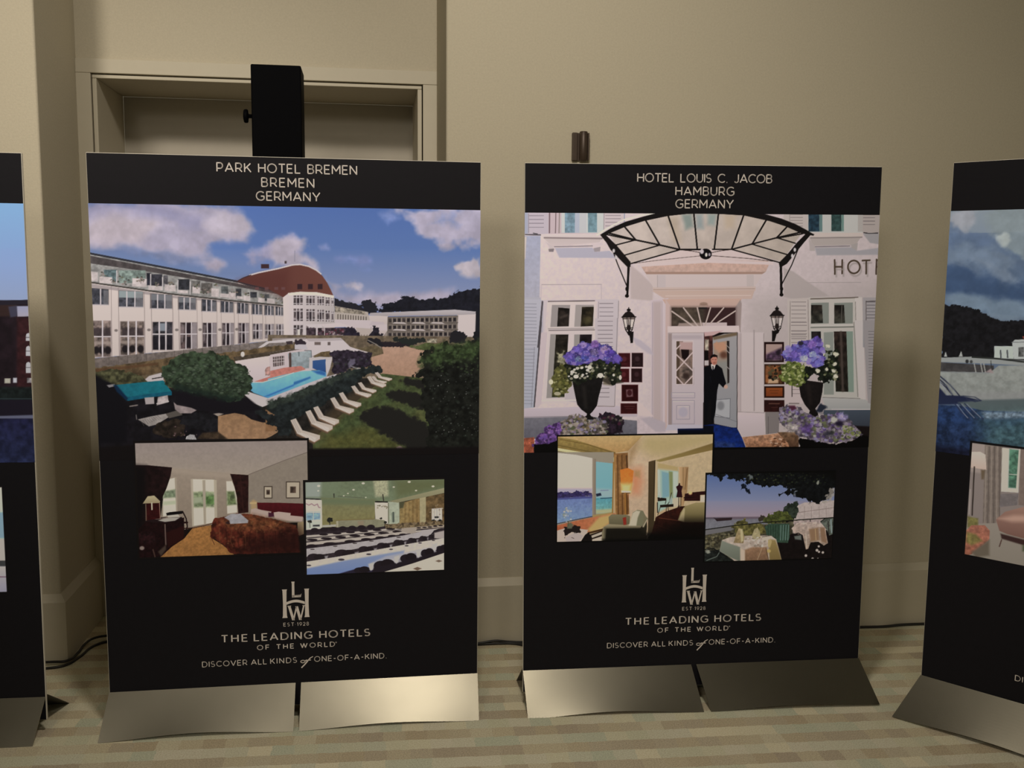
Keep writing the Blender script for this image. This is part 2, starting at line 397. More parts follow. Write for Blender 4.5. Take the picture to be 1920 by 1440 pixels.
def write(bm, t, x0, x1, z0, capz, y, w, wide=1.0, space=.55, w2=None, z1=None):
    """one line of capitals between x0 and x1 (board metres), baseline z0 at the left (z1 at the right)"""
    if z1 is None: z1 = z0
    nl = sum(1 for ch in t if ch != ' '); ns = t.count(' ')
    base = sum(G[ch][0]*wide for ch in t if ch != ' ')
    gap = ((x1-x0)/capz-base-ns*space)/max(1, nl-1+0)
    x = 0
    gap2 = gap*(nl-1)/max(1, (nl-1-0))
    prev_space = True
    gaps = sum(1 for a, b in zip(t, t[1:]) if a != ' ' and b != ' ')
    gap2 = ((x1-x0)/capz-base-ns*space)/max(1, gaps)
    for i, ch in enumerate(t):
        if ch == ' ': x += space; continue
        def tf(px, py, X=x): 
            xx = x0+(X+px*wide)*capz
            return xx, z0+(z1-z0)*(xx-x0)/max(1e-6, x1-x0)+py*capz
        for st in G[ch][1]: stroke(bm, [(p[0], p[1]) for p in st], w, y, tf, w2)
        x += G[ch][0]*wide
        if i+1 < len(t) and t[i+1] != ' ': x += gap2+KERN.get(t[i:i+2], 0)
INK_Y = -.0008
def px_line(i, bm, t, left, right, cap, w, **k):
    """left/right: where the baseline starts and ends in the photograph; cap: cap height there in pixels"""
    a = on_board(i, [left, right, (left[0], left[1]-cap)])
    write(bm, t, a[0,0], a[1,0], (a[0,1]+a[1,1])/2, a[2,1]-a[0,1], INK_Y, w, **k)
def emblem(bm, cx, zt, s, sz):
    """the monogram: L over an H whose bar is arched, W between its feet; cx centre, zt top, s and sz metres per unit across and up"""
    def tf(px, py): return cx+px*s, zt-py*sz
    def quad(*q): bm.faces.new([bm.verts.new((*[tf(*p)[0]], INK_Y, tf(*p)[1])) for p in q])
    def post(x, top, bot, w):      # a flared upright
        ws = [(top, w*.62), (top+3, w*.5), ((top+bot)/2, w*.42), (bot-4, w*.5), (bot, w*.64)]
        for (y0, a), (y1, b) in zip(ws, ws[1:]): quad((x-a, y0), (x+a, y0), (x+b, y1), (x-b, y1))
    post(-20.9, 14, 67, 7.8); post(21.9, 14, 67, 7.8)
    ar = [(-18+36*i/12, 40.2-4.2*math.sin(math.pi*i/12)) for i in range(13)]
    for a, b in zip(ar, ar[1:]): quad((a[0], a[1]-2.3), (b[0], b[1]-2.3), (b[0], b[1]+2.6), (a[0], a[1]+2.6))
    quad((-7.4, 0), (-1.2, 0), (-1.8, 4), (-6.6, 4)); quad((-6.6, 4), (-1.8, 4), (-1.8, 29), (-6.8, 29))
    quad((-6.8, 25.5), (10.5, 24.6), (11.8, 22.2), (10.6, 29)); quad((-6.8, 25.5), (10.5, 24.6), (10.2, 29.2), (-6.8, 29.4))
    for a, b, w in (((-12.5, 45), (-4.5, 72), 5.2), ((-4.5, 72), (2.0, 46), 2.8), ((2.0, 46), (9.0, 72), 5.2), ((9.0, 72), (16.0, 45), 2.8)):
        quad((a[0]-w/2, a[1]), (a[0]+w/2, a[1]), (b[0]+w/2, b[1]), (b[0]-w/2, b[1]))
    quad((-16, 44.5), (-8.5, 44.5), (-9.4, 46.2), (-15, 46.2)); quad((13, 44.5), (19, 44.5), (18, 46.2), (14, 46.2))
def script_of(bm, x0, z0, s):
    """the small handwritten 'of'"""
    def tf(px, py): return x0+px*s, z0+py*s
    stroke(bm, arc(5, 4, 4.2, 2.6, 0, 360, 14), 1.7, INK_Y, tf)
    stroke(bm, [(8.5, 5), (11, 6.5), (14, 7)], 1.5, INK_Y, tf)
    for a, b, w in (((2.0, -9.0), (9.0, -2.0), 2.4), ((9, -2), (15, 5.5), 2.6), ((15, 5.5), (20, 11), 2.2), ((20, 11), (25, 13.5), 1.6)):
        stroke(bm, [a, b], w, INK_Y, tf)
    stroke(bm, [(10, 5.2), (21, 6.4)], 1.5, INK_Y, tf)

# ---------------------------------------------------------------- display boards
FOOT = [(-.015, -.003, .0, -.013), (-.0155, -.003, -.003, -.0035), (.007, .020, .026, .035), (-.046, -.02, -.02, -.01)]
def plate(name, parent, x0, x1, front, depth, zfloor, lift, b0, b1, mt):
    """one bent steel foot sheet from the panel down to the floor; its long edge bows up a little.
    b0, b1: how far its lower corners stand off sideways"""
    bm = bmesh.new(); nx, nz = 60, 14; sg = -1 if front else 1
    y_top = -.0022 if front else .0125
    V = []
    for j in range(nz+1):
        t = j/nz
        row = []
        for i in range(nx+1):
            q = i/nx
            x = (x0+b0*t)+(x1+b1*t-x0-b0*t)*q
            bow = lift*(math.sin(math.pi*min(1, q*1.02))**1.6)*t*t
            y = y_top+sg*depth*t-sg*.25*bow
            z = zfloor*t+bow+.0012*t
            row.append(bm.verts.new((x, y, z)))
        V.append(row)
    for j in range(nz):
        for i in range(nx): bm.faces.new((V[j][i], V[j][i+1], V[j+1][i+1], V[j+1][i]))
    o = bm_obj(name, bm, mt, parent)
    md = o.modifiers.new('sheet', 'SOLIDIFY'); md.thickness = .0018; md.offset = 0
    return o
def display_board(i, label):
    root = bpy.data.objects.new('display_board', None); C.objects.link(root)
    tag(root, label, 'display board', 'hotel display boards in a row along the wall')
    mm = Matrix.Identity(4)
    for r in range(3):
        for c in range(3): mm[r][c] = BR[i][r,c]
        mm[r][3] = BO[i][r]
    root.matrix_world = mm
    root.empty_display_size = .1
    # panel: black face on a white foam core
    bm = bmesh.new(); box(bm, -.5, .5, 0, .010, -.066, BH, None, .0011, 1)
    p = bm_obj('panel', bm, [M_BLACK, M_CORE], root)
    for f in p.data.polygons: f.material_index = 0 if f.normal.y < -.9 else 1
    zf = -POSE[i][5]
    F = FOOT[i]
    for x0, x1, lf, b0, b1 in ((-.5, -.0075, .011, F[0], F[1]), (.0075, .5, .008, F[2], F[3])):
        plate('front_plate', root, x0, x1, True, .074, zf, lf, b0, b1, M_STEEL)
        plate('rear_plate', root, x0, x1, False, .17, zf, .003, 0, 0, M_STEELB)
    return root
BOARDS = [display_board(i, l) for i, l in enumerate([
    'black display board cut off at the left edge, showing a dark brick building',
    'black display board picturing a domed white hotel beside a blue swimming pool',
    'black display board picturing a doorman at a white entrance under a glass canopy',
    'black display board cut off at the right edge, showing rain clouds and a beach'])]

def lettering(i, title):
    R = BOARDS[i]
    if title:
        bm = bmesh.new()
        for t, l, r, cap in title: px_line(i, bm, t, l, r, cap, .135, space=.92)
        bm_obj('title_lettering', bm, M_INK, R)
    # the lower block sits at the same place on every board; measured on the second one
    def line(name, words, z, cap, w, wide, w2=None, end='.'):
        bm = bmesh.new()
        for t, x0, x1 in words: write(bm, t, x0, x1, z, cap, INK_Y, w, wide=wide, w2=w2)
        return bm, name
    bm = bmesh.new(); emblem(bm, -.0039, .2902, .00139, .00153); bm_obj('emblem', bm, M_INK, R)
    bm, n = line('date_lettering', [('EST', -.0370, -.0095), ('1928', -.0004, .0305)], .1640, .0092, .14, 1.0)
    write(bm, '.', -.0056, -.0050, .1680, .0092, INK_Y, .12); bm_obj(n, bm, M_INK, R)
    for n, ws, z, cap, w, wd, w2 in (
            ('name_lettering', [('THE', -.2030, -.1350), ('LEADING', -.1160, .0405), ('HOTELS', .0605, .1990)], .1262, .0192, .175, 1.14, .13),
            ('second_line_lettering', [('OF', -.1085, -.0775), ('THE', -.0570, -.0110), ('WORLD', .0078, .1000)], .1000, .0125, .17, 1.14, None),
            ('slogan_lettering', [('DISCOVER', -.2555, -.1350), ('ALL', -.1255, -.0850), ('KINDS', -.0740, -.0030), ('ONE-OF-A-KIND.', .0448, .2425)], .0583, .0143, .14, 1.04, None)):
        if n == 'second_line_lettering':
            for t, x0, x1 in ws: write(nb, t, x0, x1, z, cap, INK_Y, w, wide=wd)
            bm_obj('name_lettering', nb, M_INK, R); continue
        bm, n = line(n, ws, z, cap, w, wd, w2)
        if n == 'name_lettering': nb = bm; continue
        if n == 'slogan_lettering': script_of(bm, .0062, .0545, .00138)
        bm_obj(n, bm, M_INK, R)
    bm = bmesh.new(); stroke(bm, arc(0, 0, .0016, .0016, 0, 360, 10), .0007, INK_Y, lambda a, b: (.1043+a, .1108+b)); bm_obj('registered_mark', bm, M_INK, R)
lettering(0, None)
lettering(1, [('PARK HOTEL BREMEN', (407, 320.5), (669, 328), 16.2), ('BREMEN', (491, 349.5), (588.5, 351.5), 16), ('GERMANY', (481, 375.5), (600, 377), 16)])
lettering(2, [('HOTEL LOUIS C. JACOB', (1195.5, 341.5), (1449, 342), 15.3), ('HAMBURG', (1267, 366), (1376, 366), 15.3), ('GERMANY', (1267, 390), (1374.5, 390), 15.3)])
lettering(3, None)

# ---------------------------------------------------------------- the printed pictures
GAIN = {0: (.74,.65,.46), 1: (.72,.65,.47), 2: (.57,.505,.36), 3: (.56,.49,.37)}   # how much of the lamps' light reaches each board
GAIN_LOW = {0: (.42,.38,.29), 1: (.53,.475,.36), 2: (.50,.45,.34), 3: (.44,.39,.30)}
INKBLACK = {0: (24,19,20), 1: (24,19,19), 2: (14,13,13), 3: (19,16,18)}
def rect_of(i, tl, tr, br, bl):
    q = on_board(i, [tl, tr, br, bl])
    return (q[0,0]+q[3,0])/2, (q[0,1]+q[1,1])/2, (q[1,0]+q[2,0])/2, (q[2,1]+q[3,1])/2
def window(P, x0, y0, x1, y1, glass, bar, nv, hs=(), w=10, frame=None, tex=.35, slope=0):
    """a glazed opening; nv upright bars, bars across at the given heights (0..1)"""
    P.fill([(x0,y0),(x1,y0+slope),(x1,y1+slope),(x0,y1)], glass, tex=tex, ts=5)
    for k in range(nv):
        x = x0+(x1-x0)*(k+1)/(nv+1); P.line([(x,y0),(x,y1)], w, bar)
    for h in hs:
        y = y0+(y1-y0)*h; P.line([(x0,y),(x1,y+slope)], w*.8, bar)
    if frame: P.line([(x0,y0),(x1,y0+slope),(x1,y1+slope),(x0,y1),(x0,y0)], w, frame)

# --- the domed hotel and its pool -------------------------------------------------
def hotel_and_pool():
    u0, v1, u1, v0 = rect_of(1, (161,378), (901,397), (896,848), (186,866))
    P = Print(1, (-.4995, v1, .4995, v0), 760, (90,120,182))
    A = lambda: P.frame(150,370,4.8); B = lambda: P.frame(510,370,4.8); Cc = lambda: P.frame(150,600,4.8); Dd = lambda: P.frame(510,600,4.8)
    # sky
    P.frame(0,0,1)
    P.fill([(150,360),(910,360),(910,470),(150,470)], (80,108,166), (98,124,174), soft=1)
    P.fill([(150,468),(910,468),(910,570),(150,570)], (98,124,174), (150,154,180), soft=3)
    P.fill([(150,370),(270,370),(250,480),(150,500)], (112,118,146), soft=60, a=.8)
    A()
    P.fill([(60,440),(700,520),(1300,640),(1500,700),(900,720),(60,520)], (112,130,166), soft=60)
    def cloud(pts, c, soft=40, rag=26, rs=38, a=.92, c2=None, seed=None): P.fill(pts, c, c2, grad='v' if c2 else 'v', soft=soft*1.7*P.k, rag=rag*P.k, rs=rs, a=a, tex=.10, ts=26, seed=seed)
    cloud([(40,60),(700,60),(1250,80),(1420,130),(1530,200),(1570,300),(1480,380),(1280,380),(1200,430),(1160,520),(1290,600),(1240,640),(1000,570),(700,520),(400,450),(60,440)], (176,164,176), soft=60, rag=40)
    cloud([(60,180),(400,140),(700,220),(620,330),(520,420),(300,430),(60,400)], (186,172,176), soft=90, rag=30)
    cloud([(60,50),(700,50),(900,160),(600,150),(300,110),(60,190)], (140,136,160), soft=80, rag=30, a=.8)
    cloud([(620,120),(900,260),(1150,270),(1250,240),(1000,170)], (146,142,168), soft=80, rag=40, a=.7)
    cloud([(300,430),(700,480),(1000,540),(1180,560),(1000,600),(500,520)], (120,130,160), soft=50, rag=30, a=.8)
    cloud([(1120,250),(1300,130),(1480,180),(1540,280),(1420,360),(1250,330)], (190,178,186), soft=60, rag=40, a=.8)
    cloud([(1440,500),(1700,440),(1920,360),(2000,420),(1920,560),(1700,600),(1520,540)], (168,160,182), soft=60, rag=50)
    B()
    cloud([(0,420),(130,360),(280,380),(260,440),(150,500),(300,540),(390,600),(440,720),(560,760),(640,800),(560,860),(300,560),(0,640)], (186,174,184), soft=50, rag=40)
    cloud([(670,790),(740,750),(800,800),(780,840),(700,840)], (198,186,194), soft=40, rag=24, rs=20)
    cloud([(560,880),(700,880),(900,860),(1300,860),(1620,840),(1600,930),(1300,930),(950,1000),(700,960)], (184,172,186), soft=70, rag=30)
    cloud([(1130,110),(1900,110),(1900,420),(1700,460),(1480,400),(1350,320),(1280,190)], (184,172,184), soft=60, rag=60)
    cloud([(1500,150),(1620,170),(1640,230),(1540,260),(1400,250)], (130,146,190), soft=50, rag=50, a=.7)
    cloud([(1600,620),(1720,580),(1880,510),(1900,690),(1760,690)], (196,182,184), soft=40, rag=34, rs=24)
    cloud([(980,160),(1060,130),(1140,190),(1050,210)], (140,152,196), soft=50, rag=30, a=.7)
    cloud([(570,550),(700,515),(880,570),(800,600)], (136,146,192), soft=50, rag=30, a=.75)
    cloud([(420,440),(480,430),(500,460),(440,470)], (150,156,196), soft=30, rag=18, a=.7)
    cloud([(780,650),(860,630),(900,650),(820,670)], (130,146,194), soft=30, rag=18, a=.6)
    # dark trees behind
    P.fill([(560,915),(640,925),(740,955),(790,970),(850,1010),(870,1060),(560,1000)], (44,42,48), rag=2.2, rs=6)
    P.fill([(790,975),(815,935),(870,925),(940,955),(940,1010),(920,1040),(850,1035)], (40,40,46), rag=3, rs=6)
    P.fill([(945,1040),(1000,960),(1060,945),(1130,925),(1170,895),(1270,880),(1330,920),(1430,910),(1520,905),(1600,890),(1640,850),(1740,838),(1800,822),(1880,812),(1880,1320),(1830,1320),(1830,1040)], (34,34,42), rag=4, rs=8, tex=.25, ts=8)
    # right block
    P.rect(740,1120,1060,1330,(156,142,132)); P.rect(1812,1010,1890,1330,(36,36,42), soft=3)
    P.fill([(860,1060),(1040,1060),(1040,1190),(960,1290),(870,1180)], (208,192,184), (196,178,172))
    P.fill([(760,1105),(1000,1120),(1030,1190),(760,1195)], (198,182,182))
    P.fill([(1660,1055),(1828,1040),(1822,1315),(1735,1300),(1660,1190)], (214,198,192))
    P.fill([(1036,1072),(1670,1060),(1665,1200),(1600,1300),(1030,1275)], (122,110,100), tex=.12, ts=4)
    for r, (y0, y1) in enumerate(((1075,1130),(1140,1192),(1205,1258))):
        for k in range(15):
            x = 1045+k*41.5; yy = -k*.6
            P.fill([(x,y0+yy+14),(x+26,y0+yy+14),(x+26,y1+yy-8),(x,y1+yy-8)], (52,46,48) if (k+r) % 3 else (70,62,60), tex=.3, ts=3)
            P.line([(x+33,y0+yy+10),(x+33,y1+yy)], 6, (158,144,132))
        P.line([(1040,y1+4),(1668,y1-6)], 7, (104,94,86))
        for k, x in enumerate((1080,1250,1420)):
            if r < 2: P.fill([(x,y1+2),(x+20,y1-10),(x+105,y1-8),(x+130,y1+8)], (196,182,176))
    P.fill([(870,1058),(880,1038),(1640,1008),(1830,1026),(1822,1050),(1640,1058),(1036,1068)], (196,186,186), (172,160,158))
    # wing between the rotunda and the right block
    P.fill([(560,975),(860,1030),(880,1115),(560,1105)], (188,174,162))
    P.fill([(560,980),(830,1022),(845,1055),(560,1030)], (150,138,122), tex=.4, ts=4)
    for k in range(12): P.line([(590+k*23,1052+k*2),(590+k*23,1096+k*2)], 9, (96,86,78))
    P.fill([(560,1095),(900,1105),(870,1150),(1030,1140),(1035,1195),(760,1200),(560,1130)], (206,190,188))
    P.fill([(750,1170),(900,1180),(880,1290),(790,1290)], (190,174,164))
    for k in range(4): P.line([(800+k*26,1236),(800+k*26,1290)], 8, (120,108,98))
    # left wing
    A()
    P.fill([(70,500),(1420,758),(1860,862),(1880,985),(1830,1275),(1500,1310),(1000,1370),(600,1400),(60,1450)], (212,196,186), (206,190,180))
    P.fill([(80,497),(780,630),(1420,752),(1420,775),(1860,862),(1880,975),(850,872),(350,800),(80,762)], (150,146,140), tex=.22, ts=8)
    P.fill([(70,520),(600,620),(1420,775),(1860,868),(1860,885),(1400,800),(600,665),(70,590)], (84,76,74), tex=.2, ts=9)
    P.line([(70,500),(780,634),(1420,757),(1500,782),(1860,864)], 18, (52,52,58))
    rg = random.Random(4)
    # recessed top floor: windows, white planters, greenery
    for (x0,y0,x1,y1,c) in ((215,650,330,760,(96,112,112)),(350,655,590,770,(128,140,130)),(600,680,640,790,(46,46,54)),(640,690,740,800,(58,56,62)),(750,700,790,800,(90,86,88)),(880,735,985,830,(56,56,60)),(1000,750,1080,850,(110,106,100)),(1090,770,1190,860,(104,98,92)),(1270,800,1330,870,(96,98,96)),(1400,820,1450,890,(70,70,72)),(1530,850,1590,900,(62,62,66)),(1640,870,1700,930,(74,74,74))):
        P.rect(x0,y0,x1,y1,c, tex=.3, ts=5, soft=2)
    for (x0,y0,x1,y1) in ((85,665,160,750),(175,710,290,770),(470,725,600,800),(615,790,740,830),(760,780,860,840),(880,830,970,858),(1010,800,1080,860),(1180,815,1250,890),(1260,860,1340,895),(1340,850,1400,910),(1410,885,1470,910),(1470,880,1530,925),(1600,900,1660,940),(1680,905,1750,950)):
        P.fill([(x0,y0),(x1,y0+8),(x1,y1+6),(x0,y1)], (198,184,178), soft=2, tex=.1)
    for (x,y,r) in ((215,690,38),(300,745,34),(400,735,52),(380,765,40),(520,735,36),(560,755,25),(680,775,34),(820,775,20),(1040,800,30),(1120,845,36),(1225,790,16),(1150,840,24),(1390,840,26),(1500,870,22),(1640,885,20),(1790,930,40),(1840,945,40)):
        P.blobs([(x-r,y-r*.6),(x+r,y-r*.6),(x+r,y+r*.6),(x-r,y+r*.6)], [(84,74,66),(104,106,84),(128,116,100),(70,66,60),(150,132,124)], 9, 4, 11, seed=int(x), soft=1.2)
    for x,y in ((635,690),(742,720),(880,745),(990,760),(330,660)): P.line([(x,y),(x,y+110)], 9, (196,186,182))
    P.line([(80,762),(350,800),(850,872),(1380,930),(1880,978)], 13, (70,64,58))
    P.fill([(85,775),(350,812),(850,884),(1880,985),(1880,1000),(850,905),(350,840),(85,805)], (168,154,150), soft=2)
    UP = [(100,815,255,965),(350,838,565,985),(635,866,825,1000),(885,895,1040,1010),(1095,915,1225,1025),(1265,930,1375,1035),(1415,944,1510,1045),(1545,956,1635,1053),(1660,968,1740,1060),(1760,980,1825,1062)]
    for k,(x0,y0,x1,y1) in enumerate(UP):
        P.fill([(x0-6,y0-6),(x1+6,y0+8),(x1+6,y1+6),(x0-6,y1+2)], (140,128,122))
        P.fill([(x0,y0),(x1,y0+12),(x1,y1),(x0,y1)], (74,74,80), tex=.35, ts=6)
        if k in (1,2,3): P.fill([(x0,y0),(x1,y0+12),(x1,y0+(y1-y0)*.45),(x0,y0+(y1-y0)*.42)], (148,156,154) if k == 1 else (120,120,122), soft=2)
        for q in (.33,.67) if k else (.55,): P.line([(x0+(x1-x0)*q,y0+10),(x0+(x1-x0)*q,y1)], 11 if k < 5 else 8, (200,188,186))
        P.line([(x0,y1),(x1,y1+2)], 9, (190,178,176))
        P.fill([(x1-(x1-x0)*.28,y0+20),(x1,y0+22),(x1,y1-4),(x1-(x1-x0)*.28,y1-4)], (132,128,128), a=.6)
    LO = [(115,1110,275,1430),(365,1115,575,1415),(655,1120,830,1368),(905,1125,1050,1358),(1105,1128,1225,1343),(1280,1130,1380,1328),(1425,1130,1515,1310),(1555,1136,1635,1270),(1665,1140,1740,1262),(1765,1140,1830,1258)]
    for k,(x0,y0,x1,y1) in enumerate(LO):
        gl = [(122,106,98),(126,110,100),(62,58,62),(92,76,74),(80,68,70),(84,72,74),(92,80,82),(104,96,98),(112,104,106),(116,108,110)][k]
        P.fill([(x0-8,y0-4),(x1+8,y0-4),(x1+8,y1+6),(x0-8,y1+8)], (170,154,148))
        P.fill([(x0,y0),(x1,y0),(x1,y1),(x0,y1)], gl, tex=.5, ts=8)
        h = y1-y0
        if k < 2:
            for q in (.2,.5,.85): P.fill([(x0+(x1-x0)*q-30,y0+h*.2),(x0+(x1-x0)*q+22,y0+h*.18),(x0+(x1-x0)*q+26,y0+h*.42),(x0+(x1-x0)*q-30,y0+h*.42)], (60,50,52), soft=5, a=.8); P.ell(x0+(x1-x0)*q,y0+h*.82,30,34,(38,32,34), soft=4); P.ell(x0+(x1-x0)*q,y0+h*.62,34,16,(170,152,140), soft=5, a=.7)
        if k in (2,): P.rect(x0,y0+h*.52,x1,y1,(38,34,40), soft=2, tex=.2); P.fill([(x0+50,y0+10),(x0+125,y0+10),(x0+125,y0+80),(x0+50,y0+80)], (138,142,148), soft=3)
        if k >= 3:
            P.fill([(x0+(x1-x0)*.72,y0),(x1,y0),(x1,y1),(x0+(x1-x0)*.66,y1)], (168,156,156), soft=2.5, a=.8)
            P.fill([(x0+4,y0+10),(x0+(x1-x0)*.25,y0+20),(x0+(x1-x0)*.15,y1-60),(x0+4,y1-50)], (150,136,134), soft=3, a=.6)
            P.fill([(x0+(x1-x0)*.35,y0+5),(x0+(x1-x0)*.6,y0+5),(x0+(x1-x0)*.6,y0+h*.45),(x0+(x1-x0)*.35,y0+h*.45)], (46,36,42), soft=2)
            P.fill([(x0+(x1-x0)*.35,y0+h*.55),(x0+(x1-x0)*.62,y0+h*.55),(x0+(x1-x0)*.62,y1-8),(x0+(x1-x0)*.35,y1-8)], (44,36,40), soft=2)
        for q in ((.33,.67) if k else (.55,)): P.line([(x0+(x1-x0)*q,y0),(x0+(x1-x0)*q,y1)], 13 if k < 3 else (10 if k < 6 else 7), (204,192,190))
        P.line([(x0,y0+h*.44),(x1,y0+h*.44)], 11 if k < 4 else 7, (204,192,190))
    for x,yt,yb in ((280,800,1440),(345,812,1420),(578,850,1400),(640,865,1390),(832,885,1370),(885,900,1365),(1050,915,1350),(1095,925,1350),(1228,940,1330),(1266,945,1330),(1384,950,1315),(1420,955,1315),(1518,960,1300),(1548,965,1290),(1640,975,1265),(1665,980,1262),(1744,985,1258)):
        P.line([(x,yt),(x+8,yb)], 5 if x < 1000 else 3.5, (140,124,120), a=.8)
    for x,y in ((325,1195),(620,1190),(870,1190),(1080,1188),(1258,1188),(1410,1185)): P.ell(x,y,16,12,(132,120,114), soft=2)
    # the dome
    P.frame(0,0,1)
    P.fill([(444,527),(452,521.5),(468,515),(484,511),(520,503.5),(548,496),(560,495.5),(578,499),(592,506),(604,517),(613,530),(619,542),(624,553),(624,556),(600,551),(565,548),(541,549.5),(530,557),(500,540)], (100,58,52), (120,74,62), grad='h')
    P.fill([(446,527),(500,512),(540,506),(540,548),(530,556),(490,540)], (98,54,48), soft=26, a=.6)
    P.line([(468,515.5),(484,511),(520,503.5),(548,496.5),(562,495.5),(578,499),(592,506),(601,513)], 2.6, (206,194,190))
    P.line([(446,526),(456,520.5),(470,515.5)], 1.6, (70,48,48))
    P.rect(489,495,504,503,(70,48,50)); P.rect(533,489,537,494,(80,66,68)); P.line([(552,470),(552,490)], .8, (120,120,140))
    for x in (478,496,514,527): P.rect(x,538,x+7,543,(112,76,74), soft=2)
    for x in (557,577,595): P.rect(x,532,x+9,542,(62,40,44))
    # the rotunda
    B()
    P.fill([(95,900),(150,858),(250,848),(400,852),(555,882),(562,1100),(560,1260),(105,1262)], (218,202,200), (186,174,168), grad='h')
    P.fill([(140,860),(250,848),(400,853),(556,884),(550,905),(400,880),(250,872),(150,882)], (226,212,208))
    for (y0,y1,d) in ((882,965,0),(1000,1110,0),(1148,1240,0)):
        for n,(x0,x1) in enumerate(((192,274),(306,382),(405,464),(480,515),(532,550))):
            if y0 > 1100 and n > 1: continue
            o = [0,4,10,18,24][n]
            window(P, x0, y0+o, x1, y1+o*.3, (104,92,92), (206,194,192), 2 if n < 3 else 1, (.2,.85) if y1 < 1200 else (.3,), w=8, tex=.5)
            P.fill([(x0+(x1-x0)*.35,y0+o+24),(x0+(x1-x0)*.62,y0+o+24),(x0+(x1-x0)*.62,y1-14),(x0+(x1-x0)*.35,y1-14)], (62,52,56), soft=2)
    for x in (290,395,470,525): P.line([(x,890),(x-2,1110)], 7, (196,182,180), a=.6)
    P.rect(225,1185,248,1240,(214,204,200), soft=2)
    P.fill([(305,1175),(640,1170),(740,1172),(740,1240),(310,1245)], (74,60,66), tex=.5, ts=5)
    P.blobs([(400,1180),(640,1175),(640,1235),(400,1235)], [(150,110,120),(120,80,92),(60,46,52),(170,150,150),(96,40,52)], 34, 5, 14, seed=3)
    P.fill([(298,1142),(440,1138),(450,1168),(330,1168)], (210,196,194)); P.fill([(430,1140),(600,1125),(730,1165),(470,1168)], (212,196,192))
    for x in (290,400,470): P.line([(x,1150),(x,1262)], 16 if x < 450 else 7, (206,192,190))
    P.fill([(0,1250),(640,1235),(640,1262),(0,1275)], (150,136,132), tex=.3, ts=4)
    # small trees, bushes, verge
    P.fill([(640,1240),(660,1180),(720,1160),(775,1220),(800,1290),(780,1340),(700,1345),(650,1300)], (46,40,52), rag=4, rs=7, tex=.3)
    P.fill([(870,1240),(900,1180),(925,1150),(960,1190),(985,1240),(960,1300),(920,1325),(880,1310)], (42,38,46), rag=4, rs=7, tex=.3)
    # ground: terrace building and stairs, path
    Dd()
    P.fill([(-1800,480),(1900,300),(1900,1320),(-1800,1320)], (44,40,36), tex=.3)
    P.fill([(-40,130),(1880,150),(1880,520),(-40,520)], (120,104,84), tex=.2)
    P.fill([(690,240),(960,235),(1010,270),(1000,320),(900,420),(600,420)], (108,94,70), tex=.2, ts=5, rag=2)
    P.fill([(0,180),(300,165),(620,162),(700,238),(800,270),(885,292),(640,280),(420,300),(330,360),(0,300)], (210,196,196))
    P.fill([(300,165),(615,158),(640,180),(330,190)], (186,172,170)); P.rect(380,195,435,222,(120,104,98)); P.rect(498,195,522,224,(110,96,92))
    P.fill([(0,162),(300,155),(300,172),(0,182)], (160,146,140)); P.fill([(0,196),(110,190),(110,212),(0,222)], (214,200,198))
    P.fill([(130,190),(180,180),(280,178),(310,200),(300,225),(140,222)], (58,48,56), rag=3, rs=6)
    P.fill([(0,235),(110,222),(250,240),(270,262),(0,300)], (112,98,78), (92,78,62), tex=.2, ts=5)
    P.fill([(110,240),(240,216),(300,218),(320,260),(200,262)], (198,188,190))
    P.fill([(985,238),(1210,236),(1300,262),(1400,272),(1470,290),(1340,420),(1280,482),(1350,525),(975,486),(980,430),(890,400),(890,330),(1000,300)], (192,154,130), (180,142,116), tex=.05, ts=5)
    P.fill([(940,195),(1220,195),(1250,235),(980,238)], (48,40,44), rag=2, rs=5); P.fill([(840,160),(960,165),(1010,230),(860,205)], (40,38,42), rag=3, rs=6)
    P.fill([(1240,235),(1400,205),(1560,200),(1600,280),(1440,275),(1290,262)], (88,96,58), tex=.25, rag=2)
    P.fill([(1090,160),(1390,160),(1380,200),(1250,228),(1200,215),(1100,190)], (44,48,44), rag=3, rs=6)
    P.rect(1390,165,1480,200,(150,140,120), tex=.5, ts=3)
    P.fill([(1596,120),(1640,92),(1720,98),(1742,140),(1736,200),(1680,215),(1600,205)], (40,38,42), rag=2.4, rs=6)
    P.fill([(1806,110),(1890,95),(1890,215),(1815,215)], (34,34,38), rag=2, rs=6)
    P.line([(860,178),(930,215),(975,245)], 7, (150,140,130))
    # wall, hedge and slab below the left wing
    Cc()
    P.fill([(40,380),(1000,290),(1930,190),(1930,560),(40,640)], (108,92,70), tex=.2)
    P.fill([(100,345),(300,325),(600,298),(900,270),(1240,235),(1540,205),(1650,190),(1920,170),(1920,260),(1300,310),(860,330),(500,380),(100,440)], (134,122,114), (112,100,92), tex=.15, ts=5)
    for k in range(16): P.line([(260+k*84,330-k*8),(262+k*84,400-k*10)], 3.5, (84,74,68), a=.8)
    P.fill([(1600,245),(1680,190),(1850,170),(1930,165),(1930,195),(1700,205),(1640,245)], (206,194,190)); P.fill([(1850,190),(1910,185),(1910,215),(1860,218)], (70,58,60))
    P.fill([(110,430),(500,385),(760,345),(860,320),(1250,300),(1600,250),(1920,215),(1920,285),(1380,360),(1200,420),(700,470),(560,500),(300,540),(120,470)], (116,96,68), (92,74,52), tex=.35, ts=9, rag=1.5)
    P.fill([(110,440),(700,380),(700,400),(110,475)], (96,66,44), soft=4, a=.7)
    P.fill([(130,460),(330,440),(560,490),(600,560),(330,600),(120,560)], (78,76,52), tex=.5, ts=8, rag=3)
    # dark garden at lower left
    P.fill([(60,470),(230,545),(330,600),(420,720),(760,660),(880,600),(1200,700),(1500,700),(1700,860),(1600,960),(1240,1000),(1300,1080),(1040,1330),(60,1330)], (26,23,27), tex=.35, ts=12, rag=2)
